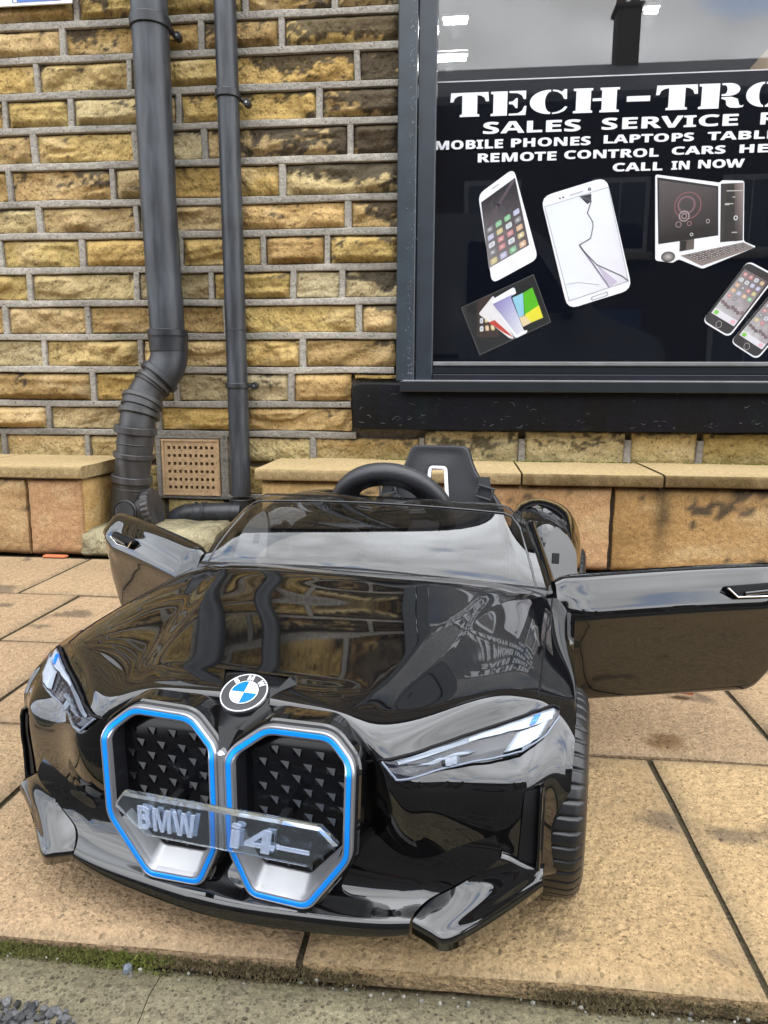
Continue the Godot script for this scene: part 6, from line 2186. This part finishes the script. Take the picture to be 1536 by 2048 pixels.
func vents(car: Node3D) -> void:
	for sg in [1.0, -1.0]:
		var rows := []
		for r in 13:
			var y := lerpf(0.092, 0.168, r / 12.0)
			var row := []
			for k in 7:
				var x := lerpf(0.2655 - 0.004 * (1.0 - r / 12.0), 0.2830, k / 6.0)
				row.append(Vector3(x * sg, y, fit(x, y) + 0.0014))
			rows.append(row)
		var b := Buf.new()
		b.grid(rows, false, [], sg < 0.0)
		var v := build("air_curtain_slot", b, M.dull_black, car)
		b = Buf.new()
		var fin := []
		for r in 13:
			var y := lerpf(0.090, 0.170, r / 12.0)
			var f := fit(0.2805, y)
			var th := 0.0018
			fin.append([Vector3((0.2800 - th) * sg, y, f - 0.004), Vector3((0.2792 - th) * sg, y, f + 0.0085), Vector3(0.2795 * sg, y, f + 0.0100), Vector3((0.2796 + th) * sg, y, f + 0.0085), Vector3((0.2806 + th) * sg, y, f - 0.004)])
		b.grid(fin, false, [], sg < 0.0)
		b.fan(fin[12][2] - Vector3(0, 0, 0.006), fin[12])
		build("fin", b, M.gloss_black, v)
func wheel(car: Node3D, at: Vector3, sg: float, steer: float) -> void:
	var R := 0.105
	var prof := [[-0.030, 0.072], [-0.031, 0.090], [-0.027, 0.100], [-0.020, 0.1045], [-0.0195, 0.1015], [-0.0165, 0.1015], [-0.016, 0.1048], [-0.004, R], [0.006, R], [0.018, 0.1048], [0.024, 0.1025], [0.030, 0.096], [0.0325, 0.086], [0.031, 0.072]]
	var n := 46 * 8
	var rows := []
	for q in prof:
		var row := []
		for i in n:
			var a := TAU * i / n
			var ph := i % 8
			var r: float = q[1]
			var alt := (i / 8) % 2
			if r > 0.0995 and q[0] > -0.016 and q[0] < 0.03:
				if ph == 0 and (alt == 0 or q[0] > 0.0):
					r -= 0.0032
			row.append(Vector3(q[0] * sg, sin(a) * r, cos(a) * r))
		rows.append(row)
	var b := Buf.new()
	b.grid(rows, true, [], sg < 0.0)
	var turn := Basis(Vector3.UP, steer)
	var w := build("wheel", b, M.tyre, car, Transform3D(turn, at))
	b = Buf.new()
	var ax := Transform3D(Basis(Vector3(0, 1, 0), Vector3(sg, 0, 0), Vector3(0, 0, 1)), Vector3.ZERO)
	b.lathe([Vector2(0.073, 0.031), Vector2(0.073, 0.026), Vector2(0.066, 0.018), Vector2(0.026, 0.016), Vector2(0.022, 0.022), Vector2(0.0, 0.023)], ax, 40)
	b.lathe([Vector2(0.073, -0.030), Vector2(0.06, -0.02), Vector2(0.0, -0.02)], ax, 40)
	build("rim", b, M.satin_black, w)
	for k in 5:
		b = Buf.new()
		var bs := Basis(Vector3.RIGHT, TAU * k / 5.0)
		b.box(bs * Vector3(0.022 * sg, 0.044, 0), Vector3(0.010, 0.052, 0.014), 0.003, bs)
		build("spoke", b, M.silver, w)

func door(car: Node3D, sg: float) -> void:
	var hinge := Vector3(0.272, 0.0, -0.448)
	var dir := (Vector3(0.924, 0, -0.382) if sg > 0.0 else Vector3(0.874, 0, -0.486)).normalized()
	var nrm := Vector3(-dir.z, 0, dir.x)
	var stations := 34
	var rows := []
	var inner := []
	var L := 0.395 if sg > 0.0 else 0.315
	var LC := 0.298 if sg > 0.0 else 0.255
	for k in stations + 1:
		var t := k / float(stations)
		var x := L * t
		# lower edge, with the cut-away rear corner; upper edge rises a little towards the back
		var yb := 0.084 + 0.004 * t
		if x > LC:
			yb = lerpf(0.087, 0.195, (x - LC) / (L - LC))
		var yt := (0.263 if sg > 0.0 else 0.266) + (0.011 if sg > 0.0 else 0.021) * t + 0.003 * sin(PI * t)
		if t > 0.93: yt -= 0.012 * pow((t - 0.93) / 0.07, 2.0)
		if t < 0.05: yt -= 0.006 * pow((0.05 - t) / 0.05, 2.0)
		var row := []
		var ir := []
		for q in [[1.0, -0.012], [1.0, -0.005], [0.985, 0.002], [0.94, 0.0085], [0.87, 0.0165], [0.80, 0.0235], [0.745, 0.0283], [0.70, 0.0295], [0.62, 0.0268], [0.45, 0.0240], [0.28, 0.0220], [0.12, 0.0190], [0.03, 0.0130], [0.0, 0.004], [0.0, -0.012]]:
			var y := lerpf(yb, yt, q[0])
			if x > LC and q[0] < 0.7:
				y = lerpf(yb, yt, q[0])
			var z: float = q[1] * (0.7 + 0.3 * smoothstep(0.0, 0.12, t) * smoothstep(1.0, 0.9, t))
			var wav := 0.0005 * noise_a.get_noise_2d(x * 5.0, y * 5.0 + sg * 5.0)
			var p := hinge + dir * x + nrm * (z + wav) + Vector3(0, y, 0)
			row.append(p * Vector3(sg, 1, 1))
		rows.append(row)
	var b := Buf.new()
	# refine the profile so that the shoulder shines smoothly
	var smooth := []
	for r in rows:
		var mid: Array = r.slice(1, 14)
		var tt := PackedFloat32Array([0.0])
		for k in range(1, mid.size()): tt.append(tt[k - 1] + maxf(0.002, (mid[k] - mid[k - 1]).length()))
		var s := [r[0]]
		s.append_array(spline(tt, mid, fine(tt, 5)))
		s.append(r[14])
		smooth.append(s)
	b.grid(smooth, false, [], sg > 0.0)
	for k in [0, stations]:
		var c := Vector3.ZERO
		for p in smooth[k]: c += p
		b.fan(c / smooth[k].size(), smooth[k])
	var back := []
	for r in smooth: back.append([r[0], r[r.size() - 1]])
	b.grid(back, false, [], sg < 0.0)
	var d := build("door", b, M.gloss_black, car)
	d.set_meta("label", "glossy black door standing wide open on the %s" % ("right" if sg > 0 else "left"))
	# flush handle in its recess
	var hp := func(x: float, y: float, z: float) -> Vector3:
		return (hinge + dir * (x * L / 0.395 - (0.0 if sg > 0.0 else 0.006)) + nrm * z + Vector3(0, y + (0.0 if sg > 0.0 else 0.006), 0)) * Vector3(sg, 1, 1)
	b = Buf.new()
	var outline := [[0.238, 0.2490], [0.338, 0.2540], [0.341, 0.2460], [0.305, 0.2365], [0.252, 0.2365]]
	var o1 := []
	var o2 := []
	for q in outline:
		o1.append(hp.call(q[0], q[1], 0.0180))
		o2.append(hp.call(q[0], q[1], 0.0245 + 0.30 * (0.2540 - q[1])))
	var cc := Vector3.ZERO
	for p in o2: cc += p
	b.fan(cc / 5.0 , o2)
	b.grid([o1, o2], true)
	var h := build("handle", b, M.dull_black, d)
	b = Buf.new()
	b.tube([hp.call(0.238, 0.2490, 0.0285), hp.call(0.252, 0.2365, 0.0300), hp.call(0.305, 0.2365, 0.0300), hp.call(0.341, 0.2460, 0.0285)], 0.0014, 8)
	build("handle_edge", b, M.chrome, h)
	b = Buf.new()
	b.tube([hp.call(0.262, 0.2410, 0.030), hp.call(0.320, 0.2460, 0.030)], 0.0032, 10)
	build("handle_bar", b, M.gloss_black, h)

func windscreen(car: Node3D) -> void:
	var N := 40
	var rows := []
	var rim := []
	var base_ := []
	for k in N + 1:
		var u := k / float(N) * 2.0 - 1.0
		var a := absf(u)
		var bx := 0.2620 * u
		var bz := lerpf(-0.388, -0.424, pow(a, 1.8))
		var by := lerpf(0.2680, 0.2500, pow(a, 1.6))
		var tx := 0.2230 * u
		var tz := lerpf(-0.508, -0.508, a)
		var ty := lerpf(0.3525, 0.3470, pow(a, 2.0)) - 0.020 * smoothstep(0.86, 1.0, a)
		var row := []
		for j in 21:
			var v := j / 20.0
			var p := Vector3(lerpf(bx, tx, v), lerpf(by, ty, v), lerpf(bz, tz, v))
			# bulge forward and up
			var bul := 0.0135 * sin(PI * pow(v, 0.8)) * (1.0 - 0.55 * a * a)
			p += Vector3(0, 0.72, 0.69) * bul
			row.append(p)
		rows.append(row)
	var full := []
	for k in N + 1:
		var r: Array = rows[k].duplicate()
		# roll the top edge over and back
		var top: Vector3 = r[20]
		r.append(top + Vector3(0, 0.0022, -0.006))
		r.append(top + Vector3(0, 0.0015, -0.013))
		r.append(top + Vector3(0, -0.004, -0.018))
		full.append(r)
	var b := Buf.new()
	b.grid(full)
	var ws := build("windscreen", b, M.smoked_screen, car)
	ws.set_meta("label", "smoked plastic windscreen reflecting the sky")
	# side returns
	for sg in [0, N]:
		b = Buf.new()
		var s := -1.0 if sg == 0 else 1.0
		var strip := []
		for p in full[sg]:
			strip.append([p, p + Vector3(0.006 * s, -0.002, -0.008), p + Vector3(0.012 * s, -0.006, -0.026), p + Vector3(0.013 * s, -0.012, -0.05)])
		b.grid(strip, false, [], sg == N)
		build("pillar", b, M.gloss_black, ws)
	# bead line just inside the edge
	b = Buf.new()
	var path := []
	for j in range(0, 18): path.append(rows[1][j])
	for k in range(2, N - 1): path.append(rows[k][18] + Vector3(0, 0.0005, 0.0005))
	for j in range(17, -1, -1): path.append(rows[N - 1][j])
	b.tube(path, 0.0016, 8)
	build("bead", b, M.gloss_black, ws)
	# lower black band
	b = Buf.new()
	var band := []
	for k in N + 1:
		var p: Vector3 = rows[k][0]
		band.append([p + Vector3(0, 0.004, -0.004), p + Vector3(0, 0.002, 0.003), p + Vector3(0, -0.003, 0.008), p + Vector3(0, -0.012, 0.009)])
	b.grid(band)
	build("lower_band", b, M.satin_black, ws)

func cockpit(car: Node3D) -> void:
	# floor tub, bulkhead, dashboard
	var b := Buf.new()
	b.box(Vector3(0, 0.075, -0.62), Vector3(0.54, 0.03, 0.99), 0.01)
	b.box(Vector3(0, 0.15, -0.30), Vector3(0.46, 0.10, 0.10), 0.01)
	b.box(Vector3(0, 0.10, -0.18), Vector3(0.40, 0.05, 0.22), 0.01)
	build("floor_tub", b, M.satin_black, car)
	for sg in [-1.0, 1.0]:
		b = Buf.new()
		b.box(Vector3(0.275 * sg, 0.085, -0.545), Vector3(0.05, 0.05, 0.22), 0.012)
		build("sill", b, M.gloss_black, car)
	b = Buf.new()
	var dash := []
	for q in [[0.16, -0.47], [0.235, -0.475], [0.262, -0.465], [0.268, -0.445], [0.262, -0.42], [0.24, -0.41]]:
		var row := []
		for k in 21:
			var u := k / 10.0 - 1.0
			row.append(Vector3(u * 0.245, q[0] - 0.014 * u * u, q[1] - 0.012 * u * u))
		dash.append(row)
	b.grid(dash)
	build("dashboard", b, M.grained_plastic, car)
	# steering wheel
	var wc := Vector3(0.002, 0.3120, -0.585)
	var n := Vector3(0, 0.5, -0.866)
	var v := Vector3(0, 0.866, 0.5)
	var u := Vector3.RIGHT
	b = Buf.new()
	var rows := []
	for i in 73:
		var a := TAU * i / 72.0
		var flat := 1.0 - 0.10 * smoothstep(-0.75, -1.0, sin(a))
		var c := wc + (u * cos(a) * 1.02 + v * sin(a) * flat) * 0.0905
		var o := (u * cos(a) + v * sin(a)).normalized()
		var row := []
		for k in 14:
			var t := TAU * k / 14.0
			row.append(c + o * cos(t) * 0.0138 + n * sin(t) * 0.0155)
		rows.append(row)
	b.grid(rows, true)
	var sw := build("steering_wheel", b, M.grained_plastic, car)
	b = Buf.new()
	rows = []
	for i in 37:
		var a := PI * i / 36.0
		var o := u * cos(a) * 1.02 + v * sin(a)
		var thick := 0.0235 + 0.006 * smoothstep(0.55, 0.95, absf(cos(a)))
		rows.append([wc + o * 0.084 - n * 0.012, wc + o * (0.092 - thick) - n * 0.008, wc + o * (0.092 - thick) + n * 0.006, wc + o * 0.084 + n * 0.012])
	b.grid(rows)
	build("inner_rim", b, M.satin_black, sw)
	b = Buf.new()
	b.lathe([Vector2(0.0, -0.02), Vector2(0.032, -0.016), Vector2(0.036, 0.0), Vector2(0.03, 0.02), Vector2(0.0, 0.024)], Transform3D(Basis(u, n, u.cross(n)), wc), 28)
	build("hub", b, M.satin_black, sw)
	for a in [0.15, PI - 0.15, -PI / 2]:
		b = Buf.new()
		b.tube([wc, wc + (u * cos(a) + v * sin(a)) * 0.082], 0.011, 10)
		build("spoke", b, M.satin_black, sw)
	b = Buf.new()
	b.tube([wc, Vector3(0, 0.24, -0.45)], 0.016, 12)
	build("column", b, M.satin_black, sw)
	b = Buf.new()
	b.lathe([Vector2(0.0, 0.002), Vector2(0.003, 0.002), Vector2(0.0035, -0.004)], Transform3D(Basis(u, -n, u.cross(-n)), wc + v * 0.074 - n * 0.006), 10)
	build("screw", b, M.dull_black, sw)
	# seat with pierced headrest
	var lean := Basis(Vector3.RIGHT, -0.16)
	var sx := Transform3D(lean, Vector3(-0.002, 0.10, -0.955))
	var out := PackedVector2Array()
	var so := [[0.150, 0.0], [0.150, 0.150], [0.138, 0.182], [0.113, 0.210], [0.090, 0.234], [0.076, 0.260], [0.067, 0.288], [0.059, 0.300]]
	for q in so: out.append(Vector2(q[0], q[1]))
	for k in range(so.size() - 1, -1, -1): out.append(Vector2(-so[k][0], so[k][1]))
	out = rounded(out, 0.018, 5)
	var hole := rounded(PackedVector2Array([Vector2(-0.024, 0.180), Vector2(0.024, 0.180), Vector2(0.0165, 0.250), Vector2(-0.0165, 0.250)]), 0.006, 4)
	var seat := plate_with_hole(out, hole, sx, 0.022)
	var st := build("seat", seat, M.grained_plastic, car)
	b = Buf.new()
	var loop := []
	for p in hole: loop.append(sx * Vector3(p.x, p.y, 0.0125))
	b.tube(loop, 0.0042, 8, false, true)
	build("headrest_trim", b, M.white_plastic, st)
	b = Buf.new()
	b.box(Vector3(0, 0.135, -0.86), Vector3(0.30, 0.07, 0.24), 0.025)
	build("cushion", b, M.grained_plastic, st)
	for sg in [-1.0, 1.0]:
		b = Buf.new()
		var path := [sx * Vector3(0.100 * sg, 0.232, -0.012), sx * Vector3(0.101 * sg, 0.233, 0.016), sx * Vector3(0.107 * sg, 0.200, 0.026), sx * Vector3(0.112 * sg, 0.13, 0.03), Vector3(0.085 * sg, 0.18, -0.82)]
		var rr := []
		for p in path:
			rr.append([p + Vector3(-0.013, 0, 0), p + Vector3(-0.012, 0.001, 0.0025), p + Vector3(0.012, 0.001, 0.0025), p + Vector3(0.013, 0, 0)])
		b.grid(rr)
		var belt := build("shoulder_strap", b, M.webbing, st)
		b = Buf.new()
		var bc := sx * Vector3(0.1065 * sg, 0.200, 0.031)
		var tilt := lean * Basis(Vector3.BACK, -0.25 * sg)
		for q in [[0.0, 0.012, 0.038, 0.005], [0.0, -0.012, 0.038, 0.005]]:
			b.box(bc + tilt * Vector3(0, q[1], 0), Vector3(q[2], q[3], 0.005), 0.0015, tilt)
		for q in [-0.0165, 0.0165]:
			b.box(bc + tilt * Vector3(q, 0, 0), Vector3(0.005, 0.020, 0.0047), 0.0015, tilt)
		build("buckle", b, M.grained_plastic, belt)

func plate_with_hole(outer: PackedVector2Array, hole: PackedVector2Array, xf: Transform3D, th: float) -> Buf:
	# matching points by direction from the hole's middle, so that outline and hole can be lofted together
	var n := 96
	var c := Vector2.ZERO
	for p in hole: c += p
	c /= hole.size()
	var ring_hit := func(pl: PackedVector2Array, d: Vector2) -> Vector2:
		var best := 0.0
		for k in pl.size():
			var h = Geometry2D.segment_intersects_segment(c, c + d * 2.0, pl[k], pl[(k + 1) % pl.size()])
			if h != null: best = maxf(best, (h - c).length())
		return c + d * best
	var ins := []
	var outs := []
	for k in n:
		var a := TAU * k / n
		# denser towards the far bottom edge is not needed: corners are rounded
		var d := Vector2(cos(a), sin(a))
		ins.append(ring_hit.call(hole, d))
		outs.append(ring_hit.call(outer, d))
	var b := Buf.new()
	var mk := func(t: float, z: float) -> Array:
		var r := []
		for k in n:
			var p: Vector2 = ins[k].lerp(outs[k], t)
			r.append(xf * Vector3(p.x, p.y, z))
		return r
	var h := th / 2.0
	var prof := [[0.0, -h], [0.0, h * 0.8], [0.03, h], [0.25, h * 0.92], [0.55, h * 0.75], [0.80, h * 0.75], [0.92, h * 1.0], [0.97, h * 0.75], [1.0, h * 0.1], [1.0, -h * 0.4], [0.97, -h]]
	var rows := []
	for q in prof: rows.append(mk.call(q[0], q[1]))
	rows.append(mk.call(0.0, -h))
	for k in rows.size() - 1:
		if k in [0, 10]:
			b.grid([rows[k], rows[k + 1]], true)
	b.grid(rows.slice(1, 11), true)
	return b

func rear(car: Node3D) -> void:
	# rear quarters: a loft either side of the seat, and the tail between them
	for sg in [1.0, -1.0]:
		var sec := [[-0.640, 0.255, 0.296, 0.245, 0.235], [-0.665, 0.225, 0.301, 0.290, 0.230], [-0.72, 0.195, 0.304, 0.312, 0.222], [-0.80, 0.178, 0.306, 0.315, 0.215], [-0.90, 0.168, 0.305, 0.305, 0.20], [-1.0, 0.16, 0.298, 0.288, 0.19], [-1.08, 0.155, 0.280, 0.262, 0.19], [-1.12, 0.15, 0.250, 0.225, 0.18]]
		var rows := []
		for q in sec:
			var l: float = q[0]
			var si: float = q[1]
			var so: float = q[2]
			var hi: float = q[3]
			var arch := 0.075
			var d := absf(l + 0.90)
			if d < 0.118: arch = 0.105 + sqrt(0.118 * 0.118 - d * d)
			var row := []
			for p in [[si, 0.10], [si, hi - 0.035], [lerpf(si, so, 0.12), hi - 0.010], [lerpf(si, so, 0.36), hi], [lerpf(si, so, 0.62), hi - 0.006], [lerpf(si, so, 0.82), hi - 0.022], [lerpf(si, so, 0.95), hi - 0.052], [so, maxf(hi - 0.085, arch + 0.004)], [so - 0.001, arch]]:
				row.append(Vector3(p[0] * sg, p[1], l))
			rows.append(row)
		var b := Buf.new()
		var sf := surface(rows, 5, 5)
		b.grid(sf, false, [], sg > 0.0)
		var q := build("rear_quarter", b, M.gloss_black, car)
		# jamb panel that closes the front of the quarter
		b = Buf.new()
		var pts := [Vector2(0.238, 0.10), Vector2(0.240, 0.215), Vector2(0.246, 0.262), Vector2(0.254, 0.285), Vector2(0.2630, 0.2965), Vector2(0.285, 0.280), Vector2(0.298, 0.258), Vector2(0.302, 0.215), Vector2(0.302, 0.10)]
		var pl := PackedVector2Array()
		for p in pts: pl.append(Vector2(p.x * sg, p.y))
		var lean := Transform3D(Basis(Vector3.RIGHT, Vector3(0, 1, -0.62), Vector3.BACK), Vector3(0, 0, -0.475))
		b.prism(rounded(pl, 0.006, 3), -0.012, 0.0, 0.003, lean)
		var jp := build("door_jamb", b, M.gloss_black, car)
		b = Buf.new()
		b.box(Vector3(0.2655 * sg, 0.2480, 0.0003), Vector3(0.012, 0.015, 0.003), 0.001)
		build("latch_hole", b, M.dull_black, jp, lean)
	var b := Buf.new()
	var tail := []
	for q in [[0.225, -1.0], [0.222, -1.06], [0.205, -1.11], [0.17, -1.13], [0.12, -1.125], [0.08, -1.10]]:
		var row := []
		for k in 25:
			var u := k / 12.0 - 1.0
			row.append(Vector3(u * 0.25, q[0] - 0.012 * u * u, q[1] + 0.02 * u * u))
		tail.append(row)
	b.grid(surface(tail, 4, 1))
	build("tail_panel", b, M.gloss_black, car)

func build_car() -> void:
	var car := base("ride_on_car", Vector3(-0.2054, 0.0, -0.5716), deg_to_rad(-9.794))
	tag(car, "glossy black child's ride-on car with both doors open and blue edged twin grilles", "toy car")
	var half := []
	for r in ROWS: half.append(vecs(r))
	var full := surface(mirror_rows(half), 9, 10)
	for it in 10:  # even out the skin
		var src := []
		for r in full: src.append(r.duplicate())
		for j in range(1, full.size() - 1):
			for k in range(1, full[j].size() - 1):
				full[j][k] = src[j][k] * 0.4 + (src[j - 1][k] + src[j + 1][k] + src[j][k - 1] + src[j][k + 1]) * 0.15
	for r in full:
		for k in r.size():
			var p: Vector3 = r[k]
			r[k] = p + Vector3(0, crease(p), 0)
	for j in range(int(full.size() * 0.36), full.size()):
		for p in full[j]:
			if p.x >= -0.004: SH.append(p)
	var b := Buf.new()
	b.grid(full, false, [], true)
	build("body_shell", b, M.gloss_black, car)
	# turned-in wheel arch edges and side seams
	for sg in [1.0, -1.0]:
		b = Buf.new()
		var rr := []
		for k in 29:
			var a := lerpf(1.12, PI + 0.25, k / 28.0)
			var c := Vector3(0, 0.100, -0.19)
			rr.append([Vector3(0.3045 * sg, c.y + sin(a) * 0.111, c.z + cos(a) * 0.111), Vector3(0.3065 * sg, c.y + sin(a) * 0.1095, c.z + cos(a) * 0.1095), Vector3(0.27 * sg, c.y + sin(a) * 0.1085, c.z + cos(a) * 0.1085), Vector3(0.20 * sg, c.y + sin(a) * 0.1085, c.z + cos(a) * 0.1085)])
		b.grid(rr, false, [], sg < 0.0)
		build("wheel_arch", b, M.satin_black, car)
		b = Buf.new()
		var path := []
		for k in 25:
			var j := int(lerpf(full.size() * 0.085, full.size() * 0.455, k / 24.0))
			var best := Vector3.ZERO
			var bd := INF
			for p in full[j]:
				if absf(p.x - 0.270 * sg) < bd: bd = absf(p.x - 0.270 * sg); best = p
			path.append(best)
		b.tube(path, 0.0011, 6)
		build("wing_seam", b, M.dull_black, car)
		b = Buf.new()
		b.box(Vector3(0.291 * sg, 0.14, -0.40), Vector3(0.02, 0.16, 0.15), 0.008)
		build("wing_return", b, M.gloss_black, car)
	for sg in [-1.0, 1.0]:
		# black surround that carries each grille
		var sur := loops([oct_ring(sg, -0.0060, -0.050), oct_ring(sg, -0.0060, -0.016), oct_ring(sg, -0.0052, -0.0075), oct_ring(sg, -0.0038, -0.0050), oct_ring(sg, -0.0008, -0.0050)])
		build("grille_surround", sur, M.gloss_black, car)
		grille(car, sg, "octagonal grille with silver and blue frame, the %s one" % ("right" if sg > 0 else "left"))
	b = Buf.new()
	b.box(Vector3(0, 0.150, -0.008), Vector3(0.0085, 0.096, 0.019), 0.003)
	build("centre_bar", b, M.silver, car)
	badge(car)
	glass_bar(car)
	splitter(car)
	lamps(car)
	vents(car)
	windscreen(car)
	cockpit(car)
	rear(car)
	door(car, 1.0)
	door(car, -1.0)
	wheel(car, Vector3(0.288, 0.1035, -0.19), 1.0, 0.0)
	wheel(car, Vector3(-0.270, 0.1035, -0.19), -1.0, 0.0)
	wheel(car, Vector3(0.284, 0.1035, -0.90), 1.0, 0.0)
	wheel(car, Vector3(-0.284, 0.1035, -0.90), -1.0, 0.0)
